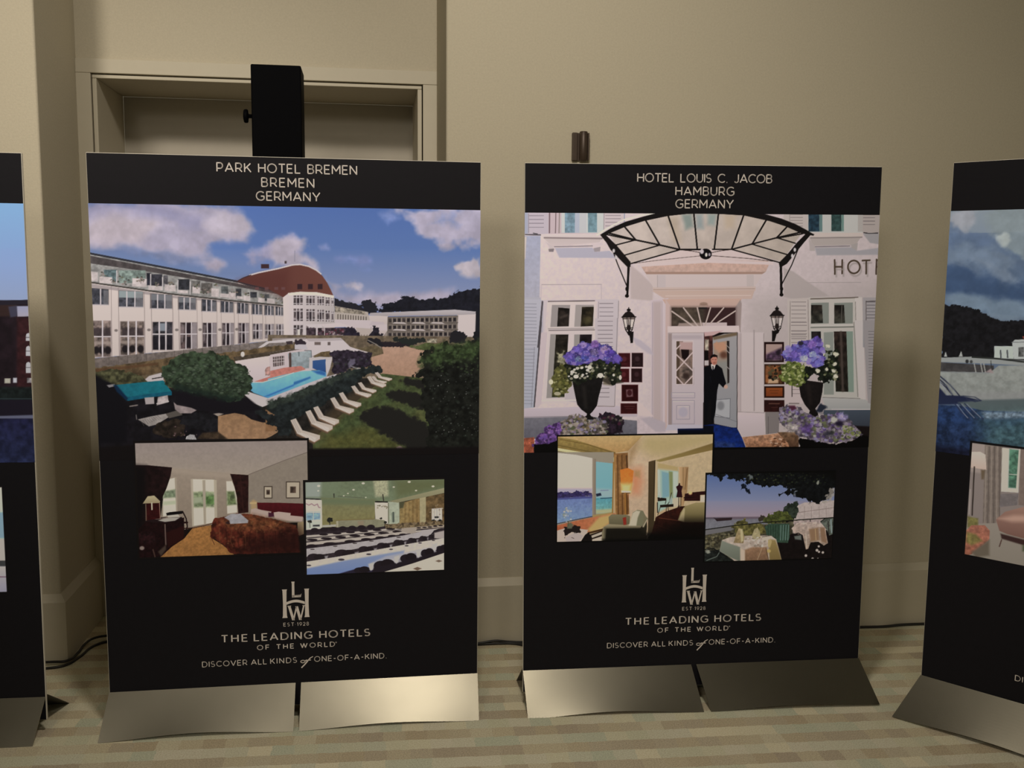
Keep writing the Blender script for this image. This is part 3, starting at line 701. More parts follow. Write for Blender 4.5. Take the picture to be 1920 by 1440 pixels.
    P.fill([(120,480),(330,600),(420,740),(420,1100),(60,1100)], (20,18,23), soft=10)
    P.fill([(240,582),(310,572),(318,590),(262,604)], (140,134,132), soft=2)
    P.fill([(585,530),(620,500),(748,466),(752,545),(610,552)], (196,184,180), soft=2); P.line([(650,525),(750,508)], 10, (60,54,54)); P.line([(655,548),(755,540)], 8, (176,166,164))
    P.fill([(325,580),(560,556),(748,540),(822,640),(640,660),(430,690),(375,650)], (30,108,122), (24,118,128), grad='h', tex=.08)
    P.fill([(375,650),(430,690),(640,658),(825,636),(826,672),(640,690),(430,724),(400,700)], (22,92,112), tex=.1)
    P.fill([(300,580),(330,580),(430,700),(420,722),(330,640)], (16,44,70), soft=4)
    P.fill([(580,695),(665,688),(668,750),(590,755)], (176,164,160), soft=2); P.fill([(700,690),(788,672),(796,735),(690,764)], (180,166,162), soft=2, tex=.2); P.line([(690,748),(796,728)], 9, (200,188,182))
    P.line([(450,772),(515,762)], 12, (130,118,112)); P.line([(505,850),(510,890)], 7, (120,112,108))
    P.fill([(520,890),(640,862),(775,838),(800,868),(690,935),(620,952)], (160,150,142), tex=.1)
    for k in range(9): P.line([(545+k*19,900-k*5),(575+k*19,945-k*8)], 4, (104,94,92), a=.8)
    P.fill([(770,838),(900,800),(920,850),(800,880)], (96,88,80), soft=2); P.fill([(842,735),(870,760),(1000,785),(1048,808),(1000,835),(900,835),(855,800)], (158,142,138), soft=2, tex=.12)
    P.fill([(690,930),(880,880),(930,930),(940,1030),(800,1060),(640,1010)], (52,42,34), tex=.5, ts=8, rag=3)
    P.fill([(910,930),(920,860),(1050,830),(1160,840),(1236,885),(1240,985),(1140,1000),(960,960)], (32,31,34), rag=3, rs=7, tex=.3)
    P.blobs([(800,930),(1080,980),(1080,1040),(820,1040)], [(120,92,90),(140,110,110),(70,56,50)], 14, 4, 9, seed=9)
    P.fill([(1200,840),(1250,832),(1290,840),(1240,862)], (170,154,140), soft=2)
    P.fill([(1240,860),(1390,832),(1480,850),(1540,890),(1640,918),(1770,920),(1785,1000),(1720,1040),(1660,1066),(1320,1066),(1240,1010)], (160,124,90), (170,132,98), tex=.10, ts=6)
    P.fill([(1100,1010),(1240,1000),(1330,1066),(1050,1066)], (70,56,42), soft=4, tex=.3)
    P.fill([(950,1068),(955,1045),(990,1024),(1028,1030),(1048,1072)], (196,190,186)); 
    for k in range(6): P.line([(962+k*14,1068),(982+k*10,1030)], 3.5, (110,104,104))
    # pool house wall and pool
    P.fill([(1395,362),(1640,322),(1930,286),(1930,470),(1700,520),(1560,560),(1500,480),(1400,410)], (220,204,202), (208,190,188))
    P.fill([(1380,330),(1640,292),(1930,250),(1930,290),(1640,328),(1395,366)], (84,72,58), tex=.2); P.ell(1462,305,18,24,(214,204,198), soft=2)
    P.fill([(1700,332),(1840,316),(1840,402),(1706,420)], (206,190,186)); P.fill([(1708,338),(1832,324),(1832,400),(1712,414)], (96,80,78), tex=.4, ts=4)
    for k in range(5): P.line([(1730+k*24,335-k*3),(1730+k*24,412-k*3)], 6, (208,194,190))
    for k in range(2): P.line([(1708,362+k*26),(1834,347+k*26)], 6, (208,194,190))
    P.fill([(1660,500),(1670,430),(1720,400),(1740,470),(1760,490),(1720,510)], (176,128,116), tex=.4, ts=5, rag=3, a=.8)
    P.fill([(1560,552),(1720,500),(1930,425),(1930,470),(1700,535),(1580,568)], (206,136,124), (196,120,108), tex=.08)
    Dd()
    P.fill([(-20,290),(160,262),(270,262),(350,270),(360,360),(350,460),(260,470),(-20,520)], (208,190,188))
    P.fill([(-20,290),(170,262),(240,262),(-20,310)], (84,72,58)); 
    P.fill([(5,330),(108,318),(108,402),(8,418)], (96,80,78), tex=.4, ts=4)
    for k in range(5): P.line([(22+k*20,330-k*2),(22+k*20,414-k*2)], 5, (208,194,190))
    for k in range(2): P.line([(4,354+k*26),(108,343+k*26)], 5, (208,194,190))
    P.fill([(140,300),(180,290),(352,272),(356,330),(335,345),(330,430),(160,440)], (160,168,168), (146,154,156), tex=.12); P.line([(160,300),(162,415)], 22, (90,72,66)); P.line([(240,285),(240,320)], 8, (100,110,112)); P.line([(290,270),(350,272),(352,340)], 6, (90,96,98))
    P.fill([(-20,455),(110,425),(260,410),(300,440),(200,470),(-20,530)], (200,128,114), tex=.1)
    P.fill([(340,345),(430,325),(540,335),(490,380),(440,440),(330,450)], (200,190,188)); P.fill([(362,362),(480,350),(480,470),(420,455),(362,430)], (62,96,146), (48,84,140))
    P.fill([(478,372),(540,340),(520,430),(486,512)], (206,194,192), soft=2); P.fill([(330,335),(540,330),(542,346),(334,352)], (200,188,184))
    P.fill([(360,325),(440,285),(520,275),(510,330)], (110,92,66), tex=.3)
    P.fill([(500,285),(640,270),(780,272),(886,300),(896,400),(840,425),(700,440),(640,470),(535,475),(545,345)], (52,43,54), rag=3, rs=7, tex=.4, ts=6)
    P.blobs([(540,300),(880,300),(880,400),(560,440)], [(70,62,72),(92,86,98),(44,40,46),(60,66,56)], 50, 6, 14, seed=11, a=.6)
    P.fill([(700,350),(740,345),(748,385),(690,432),(680,390)], (150,140,160), soft=4, a=.6)
    P.fill([(-40,525),(120,485),(260,458),(420,448),(484,470),(486,508),(300,575),(120,642),(-40,708)], (134,194,210), (100,166,208), tex=.04, ts=8)
    P.fill([(-40,640),(180,560),(340,505),(345,520),(180,590),(-40,680)], (58,118,172), soft=4)
    P.fill([(360,455),(440,452),(480,470),(478,500),(400,480)], (58,110,170), soft=5)
    Cc()
    P.fill([(1500,600),(1540,552),(1640,556),(1800,512),(1920,472),(1920,650),(1690,700),(1560,650)], (136,196,212), (92,162,208), tex=.04, ts=8)
    P.fill([(1640,690),(1920,575),(1920,590),(1700,680)], (58,118,178), soft=4); P.line([(1540,556),(1640,556),(1800,512),(1920,470)], 7, (214,206,200))
    P.fill([(1470,660),(1510,640),(1690,700),(1925,640),(1925,670),(1640,778),(1560,745)], (206,194,190))
    Dd(); P.fill([(-40,700),(120,640),(300,572),(480,508),(575,482),(580,500),(430,560),(200,650),(-40,760)], (202,190,190))
    # lawn
    P.fill([(940,490),(990,478),(1360,520),(1450,700),(1420,1170),(370,1190),(360,1070),(440,1000),(640,830),(800,690),(930,580)], (76,88,54), (92,94,56), grad=30, tex=.22, ts=7)
    P.fill([(420,1180),(520,1040),(900,960),(1130,1090),(1100,1180)], (98,92,44), soft=30, a=.5, tex=.3, ts=8)
    P.fill([(640,700),(900,560),(940,600),(760,760),(600,900),(430,1060),(380,1080),(330,1000)], (104,84,58), soft=20, a=.55)
    sh = (40,38,34)
    P.fill([(1140,545),(1210,518),(1360,535),(1400,640),(1290,605),(1180,572)], sh, rag=3.5, soft=6)
    P.fill([(1005,668),(1090,625),(1250,640),(1380,690),(1400,810),(1240,770),(1100,725)], sh, rag=3.5, soft=6)
    P.fill([(762,860),(860,790),(1050,778),(1200,830),(1390,920),(1450,1180),(1240,1160),(1100,1085),(920,980),(800,915)], sh, rag=4, soft=8)
    P.fill([(700,410),(830,440),(840,470),(800,460)], (190,180,176), soft=2)
    # hedge along the pool
    P.fill([(-40,730),(120,690),(300,610),(430,560),(540,505),(640,470),(740,430),(880,420),(960,396),(980,402),(980,466),(850,486),(760,570),(700,640),(500,730),(380,790),(180,900),(160,1010),(90,1030),(30,960),(-40,890)], (40,46,45), rag=3, rs=7, tex=.35, ts=7)
    P.fill([(-40,730),(300,610),(540,510),(780,430),(800,450),(560,560),(300,680),(-40,800)], (62,70,60), soft=8, rag=4, tex=.35, ts=6, a=.8)
    P.fill([(-60,800),(40,860),(60,990),(-60,1000)], (150,112,78), soft=2, tex=.1)
    P.fill([(-150,760),(20,850),(160,900),(150,1030),(60,1035),(20,960),(-80,890),(-150,840)], (38,42,42), rag=4, rs=7, tex=.35, ts=7)
    # big round bush
    Cc()
    P.fill([(860,620),(1100,700),(1400,740),(1500,690),(1640,800),(1480,830),(1250,830),(1050,800),(860,720)], (26,22,28), soft=5)
    ob = [(742,520),(750,440),(800,365),(880,318),(1000,290),(1120,285),(1260,300),(1370,350),(1470,410),(1538,490),(1535,580),(1505,670),(1440,725),(1340,730),(1200,690),(1040,655),(880,630),(790,590)]
    P.fill(ob, (58,70,50), (50,62,46), rag=5, rs=9, tex=.45, ts=7)
    P.blobs([(780,480),(900,350),(1100,310),(1300,340),(1480,440),(1510,560),(1400,690),(1200,640),(900,560)], [(94,104,84),(80,92,74),(48,58,46),(106,116,96),(40,48,40),(70,84,64)], 330, 6, 17, seed=21, a=.6, asp=.55)
    P.fill([(860,560),(1050,620),(1240,660),(1440,705),(1340,735),(1040,670),(850,625)], (30,42,36), soft=10, a=.75, rag=3)
    # sun loungers
    Dd()
    def lounger(x0, y0, x1, y1):
        w, h = x1-x0, y1-y0
        q = lambda pts: [(x0+a*w, y0+b*h) for a, b in pts]
        P.fill(q([(.02,.16),(.35,.66),(.9,.88),(.8,1.08),(.2,.72)]), (112,88,70), soft=2, a=.9)
        P.fill(q([(0,.08),(.18,.0),(.40,.49),(.99,.70),(.985,.88),(.80,1.0),(.30,.66),(.22,.62)]), (206,190,174))
        P.fill(q([(.20,.62),(.42,.60),(.86,.80),(.82,.98),(.30,.68)]), (224,212,200), soft=2, a=.6)
        P.line(q([(.24,.66),(.80,1.0),(.99,.86)]), max(5, w*.028), (150,118,92))
        for a in (.06,.12): P.line(q([(a,.06),(a+.21,.58)]), w*.014, (150,140,140), a=.7)
        for a in (.52,.66,.8): P.line(q([(.40+(a-.5)*.2,.56),(a,.9)]), w*.008, (170,156,146), a=.4)
    for b in ((920,465,1078,545),(890,500,1030,570),(850,500,1025,605),(770,555,938,655),(708,585,892,695),(598,645,802,785),(520,690,737,842),(368,770,602,945),(298,805,546,1005),(163,880,432,1098)): lounger(*b)
    # right tree
    P.fill([(1340,300),(1440,250),(1540,215),(1700,205),(1900,195),(1900,1200),(1400,1200),(1390,1000),(1380,860),(1330,720),(1360,600),(1350,520),(1270,486),(1340,420),(1310,370)], (30,31,26), rag=7, rs=10, tex=.45, ts=8)
    P.fill([(1360,310),(1480,240),(1620,205),(1880,200),(1880,330),(1640,360),(1480,400),(1340,400)], (62,76,44), soft=22, rag=8, rs=12, tex=.5, ts=7, a=.9)
    P.blobs([(1340,330),(1600,220),(1860,220),(1860,480),(1400,480)], [(56,72,42),(76,92,58),(34,40,28),(90,104,70)], 120, 5, 14, seed=31, a=.5)
    P.blobs([(1400,480),(1850,480),(1850,1150),(1450,1100),(1400,800)], [(30,32,26),(48,54,44),(22,22,20),(58,62,54)], 160, 6, 16, seed=32, a=.55)
    P.blobs([(1400,480),(1840,480),(1850,1050),(1450,1050)], [(170,168,160),(130,130,124),(110,116,104)], 75, 2.2, 5, seed=33, a=.8)
    P.fill([(1110,1135),(1160,1130),(1235,1170),(1180,1192),(1120,1190)], (156,132,122), soft=4, rag=2)
    P.fill([(1240,1160),(1360,1160),(1360,1180),(1250,1190)], (90,70,70), soft=5, a=.7)
    P.frame(0,0,1); P.fill([(150,846),(910,836),(910,880),(150,880)], INKBLACK[1], soft=8)
    P.frame(0,0,1); P.fill([(150,840),(260,832),(256,880),(150,880)], INKBLACK[1], soft=8)
    P.sheet('main_picture', BOARDS[1], .0005, GAIN[1], 1.1, (1.,1.,.95), .92)

# --- hotel bedroom ---------------------------------------------------------------
def bordered(i, tl, tr, br, bl, left, top, right, bottom, ppm, base):
    """an inset: picture corners in the photograph, with black margins (in photograph pixels)"""
    u0, v1, u1, v0 = rect_of(i, tl, tr, br, bl); S = 1/740
    P = Print(i, (u0-left*S, v1+top*S, u1+right*S, v0-bottom*S), ppm, INKBLACK[i])
    P.pic = (u0, v1, u1, v0)
    return P
def trim_to(P):
    """back to black outside the picture's own edges"""
    u0, v1, u1, v0 = P.pic; k = P.ppm; b = INKBLACK[P.b]
    a0 = int(round((u0-P.u0)*k)); a1 = int(round((u1-P.u0)*k)); c0 = int(round((P.v1-v1)*k)); c1 = int(round((P.v1-v0)*k))
    P.im[:c0] = b; P.im[c1:] = b; P.im[:,:a0] = b; P.im[:,a1:] = b
def bedroom():
    P = bordered(1, (254,832), (584,825.5), (570,1036), (262,1044), 4, 5.5, 4, 4, 950, INKBLACK[1])
    P.frame(240,810,5.3333)
    P.fill([(60,100),(1850,70),(1850,200),(1200,430),(60,340)], (158,146,150), (170,158,154), tex=.03)
    P.fill([(1850,176),(1560,280),(1200,425),(1190,900),(1850,900)], (150,139,134), tex=.03); P.line([(1850,180),(1560,282),(1200,425)], 8, (128,116,114))
    P.fill([(400,352),(700,385),(1200,425),(1205,860),(850,920),(600,965),(300,1010)], (166,152,146), (152,138,130), tex=.03)
    P.fill([(400,352),(700,385),(1200,425),(1200,470),(700,440),(440,400)], (176,162,156), soft=12, a=.7)
    # windows and garden beyond
    P.fill([(405,470),(466,455),(482,820),(350,840),(350,640)], (222,216,210), soft=2.5)
    P.fill([(355,590),(474,570),(476,650),(350,660)], (132,146,126), soft=8, tex=.2); P.fill([(350,690),(480,680),(480,720),(350,730)], (190,196,180), soft=8)
    P.fill([(640,468),(860,474),(866,900),(650,935)], (224,218,212), soft=2.5)
    P.fill([(650,600),(760,590),(858,600),(860,745),(652,750)], (136,150,122), soft=10, tex=.25, ts=6); P.fill([(770,640),(858,630),(860,720),(770,715)], (104,138,88), soft=8, tex=.25)
    P.fill([(655,650),(745,645),(745,700),(655,715)], (170,178,160), soft=8)
    P.fill([(742,478),(772,478),(780,912),(756,916)], (178,168,160), soft=2); P.fill([(856,474),(884,478),(890,900),(866,905)], (188,178,168), soft=2); P.fill([(626,468),(648,468),(658,935),(640,938)], (188,178,170), soft=2)
    P.fill([(980,490),(1036,488),(1066,560),(1086,660),(1088,800),(990,812)], (224,216,212), soft=2.5)
    P.fill([(986,590),(1060,590),(1084,720),(988,730)], (110,124,92), soft=8, tex=.3)
    P.line([(478,455),(490,830)], 14, (176,164,156))
    # curtains and dark corner
    P.fill([(60,330),(200,330),(440,352),(425,440),(385,560),(325,690),(300,900),(60,1000)], (36,20,22), tex=.35, ts=9)
    P.fill([(60,330),(180,340),(170,700),(140,1000),(330,1260),(60,1270)], (20,15,18), soft=20)
    P.fill([(1018,416),(1202,428),(1200,800),(1100,812),(1084,640),(1060,540)], (50,26,26), tex=.3, ts=7); P.line([(1120,440),(1150,800)], 10, (70,40,38), a=.6)
    # pictures on the wall
    for x0,y0,x1,y1 in ((1354,538,1440,662),(1574,492,1716,660)):
        P.rect(x0,y0,x1,y1,(78,66,60)); P.rect(x0+9,y0+9,x1-9,y1-9,(190,178,168))
        w, h = x1-x0, y1-y0
        P.rect(x0+w*.30,y0+h*.30,x0+w*.70,y0+h*.68,(88,72,66), soft=2, tex=.4)
    # bed head, pillows, lamp
    P.fill([(1225,690),(1250,672),(1285,690),(1284,760),(1225,790)], (184,158,126), soft=8); P.fill([(1215,700),(1285,698),(1284,712),(1215,715)], (206,180,140), soft=3)
    P.fill([(1286,702),(1520,704),(1758,712),(1758,850),(1296,800)], (94,26,36), (78,20,28), tex=.08)
    P.fill([(1228,768),(1270,758),(1330,775),(1430,792),(1410,850),(1300,848),(1220,815)], (188,168,168), soft=2); P.fill([(1400,800),(1450,806),(1460,840),(1400,848)], (80,36,60), soft=3)
    P.fill([(1452,800),(1500,792),(1622,806),(1620,830),(1745,842),(1735,892),(1560,880),(1462,858)], (192,172,172), soft=2)
    P.fill([(1690,902),(1760,885),(1760,1012),(1690,1040)], (168,150,122), soft=2)
    # floor
    P.fill([(300,1265),(420,1150),(560,1060),(640,960),(830,925),(840,1060),(940,1120),(1060,1220),(1060,1265)], (176,126,76), (164,118,72), tex=.12, ts=5)
    P.line([(600,962),(760,930),(850,905)], 10, (96,62,44), a=.8)
    # bed
    bd = [(838,900),(862,862),(960,840),(1080,812),(1240,818),(1420,858),(1560,892),(1680,930),(1705,1060),(1740,1210),(1030,1212),(940,1112),(818,1040)]
    P.fill(bd, (84,36,28), (98,46,34), grad=20, tex=.5, ts=11, rag=1.5)
    P.fill([(900,870),(1240,818),(1560,892),(1660,940),(1440,980),(1180,990),(980,960)], (124,78,52), soft=20, tex=.5, ts=8, a=.75)
    for k in range(11): x = 850+k*62; P.line([(x,950+k*4),(x-14+(k%3)*14,1060+k*9),(x+12,1120+k*8)], 9, (130,84,58) if k % 2 else (56,22,20), a=.5)
    P.blobs([(900,900),(1240,850),(1640,950),(1660,1150),(1060,1180),(860,1020)], [(140,96,62),(60,22,20),(110,56,38),(160,120,84),(52,20,20)], 150, 5, 15, seed=5, a=.35, soft=2.5)
    P.fill([(1240,1060),(1700,950),(1760,1020),(1760,1220),(1100,1215)], (44,18,18), soft=50, a=.8)
    P.fill([(960,850),(1030,815),(1120,812),(1200,880),(1195,905),(1020,915),(1010,880)], (170,168,184), soft=2.5, tex=.08)
    P.fill([(965,905),(1000,885),(1020,915),(990,915)], (60,40,40), soft=2)
    P.fill([(1700,1040),(1850,1000),(1850,1290),(1720,1230)], INKBLACK[1], soft=10)
    # desk, chair, lamp
    P.fill([(180,890),(330,900),(560,850),(560,1060),(440,1140),(330,1240),(90,1260),(80,1000)], (34,14,17), tex=.3)
    P.fill([(380,1000),(560,930),(556,1060),(400,1150)], (52,20,20), soft=4); P.line([(370,920),(378,1120)], 13, (112,92,90))
    P.fill([(190,880),(320,850),(545,845),(520,875),(370,900),(240,900)], (40,24,28)); P.fill([(300,880),(390,850),(520,850),(470,882),(370,895)], (178,172,172), soft=2.5); P.line([(200,870),(330,862),(430,850)], 7, (150,134,130))
    P.fill([(380,806),(420,796),(545,784),(545,812),(420,832),(388,834)], (22,18,20)); P.fill([(390,830),(500,818),(520,845),(400,850)], (196,190,188), soft=2)
    P.line([(545,790),(580,860),(592,940),(560,1040)], 13, (36,18,20)); P.line([(560,900),(590,900)], 20, (44,20,20)); P.line([(556,960),(640,955)], 12, (50,26,22))
    P.fill([(185,706),(315,700),(322,860),(182,880)], (62,18,20), tex=.2); P.line([(178,720),(182,880)], 9, (120,100,90)); P.line([(315,700),(322,860)], 8, (160,130,120))
    P.fill([(148,712),(196,640),(262,632),(322,690),(312,706)], (196,184,158), (168,154,128)); P.line([(238,705),(240,770)], 14, (200,190,180))
    P.ell(140,1155,24,20,(150,134,134), soft=4); P.fill([(100,1000),(240,990),(290,1090),(180,1120),(120,1100)], (44,22,26), soft=8, tex=.4)
    P.line([(250,1170),(270,1240)], 14, (80,58,54)); P.fill([(300,1190),(380,1120),(380,1170),(330,1235)], (80,66,60), soft=6)
    trim_to(P); P.sheet('bedroom_picture', BOARDS[1], .0009, GAIN_LOW[1], 1.15, (.92,.90,.80), .9)

# --- conference hall -------------------------------------------------------------
def conference():
    P = bordered(1, (574,903.5), (832,899.5), (831.5,1067.5), (575.5,1076), 5.5, 5, 2, 2, 1000, INKBLACK[1])
    P.frame(540,860,6.)
    P.fill([(190,230),(1770,220),(1770,340),(1130,480),(190,440)], (112,122,96), (120,132,104), tex=.06)
    P.fill([(190,250),(380,250),(370,440),(190,440)], (150,158,150), soft=14); P.fill([(380,250),(600,245),(540,420),(380,430)], (122,134,108), soft=20, a=.7)
    P.fill([(955,240),(1120,238),(1125,420),(980,430)], (170,168,138), soft=10, tex=.12, ts=3); P.fill([(1200,240),(1770,220),(1770,320),(1220,440)], (104,108,72), soft=30, a=.8)
    for x,y,r in ((843,276,17),(1358,260,17),(735,348,13),(1625,310,16),(1435,357,12),(1185,318,12),(345,305,17),(672,390,9),(872,434,9),(625,416,9),(340,360,10)): P.ell(x,y,r,r*.6,(232,224,200), soft=2.5)
    P.line([(200,432),(600,428),(980,470)], 7, (120,130,110)); P.line([(515,395),(518,440)], 16, (70,72,60)); P.line([(560,420),(860,440)], 6, (90,90,74)); P.line([(1062,400),(1072,470)], 13, (66,62,54))
    P.fill([(370,435),(975,455),(975,760),(370,770)], (126,126,92), (140,130,84), tex=.06); P.fill([(370,435),(975,455),(975,520),(370,510)], (112,122,92), soft=16)
    P.fill([(200,455),(370,462),(372,800),(200,810)], (206,204,206)); P.fill([(205,600),(362,596),(362,680),(205,690)], (126,158,182), soft=6, tex=.2); P.line([(285,560),(285,690)], 7, (214,212,212)); P.line([(205,605),(362,602)], 7, (210,210,212))
    P.line([(205,505),(235,520),(265,505),(295,525),(330,508),(345,545),(372,550)], 14, (168,134,140)); P.fill([(205,700),(365,695),(365,770),(205,790)], (190,196,186), soft=5)
    P.line([(372,470),(378,770)], 16, (196,190,178)); P.fill([(280,742),(355,738),(355,758),(280,760)], (58,56,60), soft=3)
    P.fill([(972,490),(1120,492),(1122,730),(980,720)], (210,198,190)); P.blobs([(985,520),(1110,525),(1110,560),(985,550)], [(120,116,96),(150,140,120)], 12, 6, 13, seed=2)
    P.fill([(1120,480),(1250,490),(1250,735),(1122,735)], (170,176,156), tex=.06); P.line([(1125,500),(1128,720)], 14, (124,124,104)); P.fill([(1162,610),(1176,592),(1192,600),(1196,710),(1166,712)], (116,126,112)); P.line([(1180,600),(1182,712)], 7, (60,62,62))
    P.fill([(1250,500),(1480,440),(1480,740),(1250,740)], (154,130,84), (140,112,70), grad='h', tex=.15)
    for k in range(9): P.line([(1290+k*22,500-k*5),(1290+k*22,730)], 6, (120,92,56) if k % 2 else (176,152,104), a=.6)
    P.fill([(1245,490),(1310,475),(1290,550),(1250,560)], (86,84,60), soft=5)
    P.fill([(1475,440),(1548,425),(1548,740),(1478,740)], (172,160,124), tex=.05)
    P.fill([(1545,425),(1770,385),(1770,745),(1545,745)], (110,88,58), tex=.3, ts=9); P.fill([(1610,560),(1726,552),(1728,690),(1610,690)], (206,196,202), soft=2.5); 
    for k in range(3): P.line([(1640+k*28,556),(1640+k*28,680)], 6, (170,160,160))
    P.blobs([(1570,520),(1740,500),(1750,640),(1580,620)], [(190,176,150),(140,116,84)], 14, 5, 12, seed=8)
    P.fill([(1130,478),(1770,322),(1770,380),(1490,440),(1230,492)], (158,152,120), (142,136,104))
    # platform
    P.fill([(540,702),(600,688),(980,676),(1085,690),(1080,760),(960,780),(560,770)], (142,138,114), tex=.06); P.fill([(540,700),(562,696),(566,770),(545,770)], (170,164,140)); P.line([(560,690),(960,676)], 9, (130,112,70)); P.fill([(385,745),(540,735),(540,760),(390,770)], (176,172,164), soft=3)
    P.fill([(780,700),(850,695),(850,750),(790,750)], (150,134,112), soft=6)
    # rows of dark chairs and white tables
    P.fill([(190,800),(600,765),(1000,770),(1300,720),(1770,715),(1770,1270),(190,1310)], (56,46,52), tex=.2)
    P.fill([(1080,735),(1770,700),(1770,760),(1100,790)], (122,104,78), tex=.4, ts=4)
    for k in range(12): P.ell(1240+k*44,735-k*2,14,16,(86,70,54) if k % 2 else (130,110,84), soft=2)
    ch = (44,34,40)
    for k in range(7): P.ell(300+k*105,800-k*6,44,26,ch)
    P.fill([(200,800),(940,750),(940,780),(200,840)], ch, soft=4, a=.6)
    wt = (184,172,164)
    def band(pts, c=wt, **k): P.fill(pts, c, **k)
    band([(200,860),(700,822),(1160,778),(1280,790),(700,846),(200,884)])
    for k in range(6): P.ell(400+k*150,850-k*12.5,50,11,ch)
    band([(200,896),(800,846),(1440,780),(1440,800),(800,872),(200,926)])
    band([(1300,775),(1770,738),(1770,765),(1320,800)], (172,156,140))
    for k in range(7): P.ell(270+k*160,908-k*15,62,13,ch)
    band([(200,940),(800,880),(1300,815),(1500,800),(1770,770),(1770,785),(1440,825),(800,912),(200,974)])
    for k,(x,y) in enumerate(((1465,775),(1530,770),(1590,765),(1650,756),(1710,748))): P.ell(x,y,26,8,ch)
    for x,y,w,h in ((270,978,62,20),(480,955,84,20),(700,926,66,17),(880,904,62,16),(1035,884,56,15),(1170,866,50,14),(1290,850,44,13)): P.ell(x,y,w,h,ch)
    band([(200,1010),(600,960),(1000,905),(1300,858),(1500,815),(1620,790),(1620,860),(1500,880),(1300,915),(1000,965),(600,1040),(200,1100)], (176,168,172), tex=.04)
    band([(1270,780),(1430,775),(1430,830),(1380,840),(1270,815)], (170,156,146)); band([(1490,800),(1640,790),(1620,850),(1500,860)], (180,170,172))
    for x,y in ((275,1015),(530,980),(750,948),(935,922),(1240,880)): P.ell(x,y,26,7,(90,80,80))
    P.fill([(200,1090),(600,1030),(1000,960),(1600,870),(1770,850),(1770,905),(1000,1010),(200,1160)], (60,50,60), soft=3, a=.0)
    for x,y,w,h in ((320,1100,100,38),(640,1058,118,42),(880,1015,90,36),(1072,974,74,34),(1245,940,62,34),(1395,914,50,28),(1518,890,44,26),(1620,872,46,24)):
        P.ell(x-w*.3,y,w*.72,h,(48,38,44)); P.ell(x+w*.35,y+2,w*.66,h*.95,(42,33,38))
        P.fill([(x+w*.9,y-h*.2),(x+w*1.3,y-h*.4),(x+w*1.2,y+h*.8),(x+w*1.0,y+h*.8)], (150,142,148), soft=4)
    P.line([(1600,860),(1640,810),(1690,790),(1770,780)], 16, (46,38,44)); P.fill([(1640,830),(1770,800),(1770,900),(1640,890)], (178,166,164), soft=4)
    band([(200,1155),(600,1090),(1000,1018),(1400,945),(1770,885),(1770,985),(1640,1010),(1300,1080),(1190,1170),(900,1200),(900,1270),(600,1290),(200,1310)], (200,190,190), tex=.03)
    P.fill([(200,1232),(640,1140),(1000,1080),(1300,1030),(1300,1075),(1190,1110),(960,1200),(860,1230),(620,1290),(200,1310)], (136,150,196), (112,134,200), soft=7)
    P.fill([(1100,1090),(1770,960),(1770,1010),(1240,1180),(900,1260),(900,1180)], (176,172,184), soft=8, a=.8)
    for x,y,r in ((905,1070,28),(598,1130,36),(235,1195,26),(1155,1015,22),(1330,975,22),(1480,944,20),(1630,915,18)): P.ell(x,y,r,r*.34,(72,64,70), soft=1.6)
    P.fill([(560,1290),(740,1240),(1100,1250),(1080,1300),(560,1310)], (46,40,60), soft=4)
    for x,y,w,h in ((830,1245,92,42),(1080,1190,122,70),(1350,1110,94,58),(1562,1052,76,54),(1725,1008,72,48)):
        P.ell(x-w*.25,y+h*.15,w*.75,h*.85,(40,32,40)); P.ell(x+w*.3,y-h*.1,w*.68,h*.85,(36,28,34)); 
    P.fill([(960,1220),(1200,1170),(1460,1110),(1770,1010),(1770,1075),(1080,1285),(940,1290)], (40,32,40), soft=4)
    for x,y in ((1215,1150),(1460,1085),(1640,1010),(930,1230)): P.fill([(x-26,y-50),(x+34,y-70),(x+22,y+10),(x,y+26),(x-16,y+10)], (190,184,192), soft=4)
    band([(1075,1268),(1400,1172),(1770,1048),(1770,1270)], (214,198,188)); P.fill([(1400,1232),(1450,1212),(1500,1230),(1450,1252)], (120,96,80), soft=2); P.fill([(1650,1146),(1690,1132),(1730,1146),(1690,1160)], (120,100,84), soft=2)
    for x,y,w,h in ((245,705,26,18),(470,685,32,28),(1667,658,22,14),(1625,690,20,9),(1705,690,18,9),(1040,668,18,9),(1095,712,16,12)): P.ell(x,y,w,h,(40,40,36), soft=2, rag=1.5, rs=4)
    P.line([(245,715),(247,770)], 12, (120,120,112)); P.line([(470,700),(470,740)], 9, (52,50,44)); P.line([(1667,665),(1668,700)], 8, (190,184,180))
    trim_to(P); P.sheet('conference_picture', BOARDS[1], .0013, GAIN_LOW[1], 1.1, (.97,.96,.90), .85)

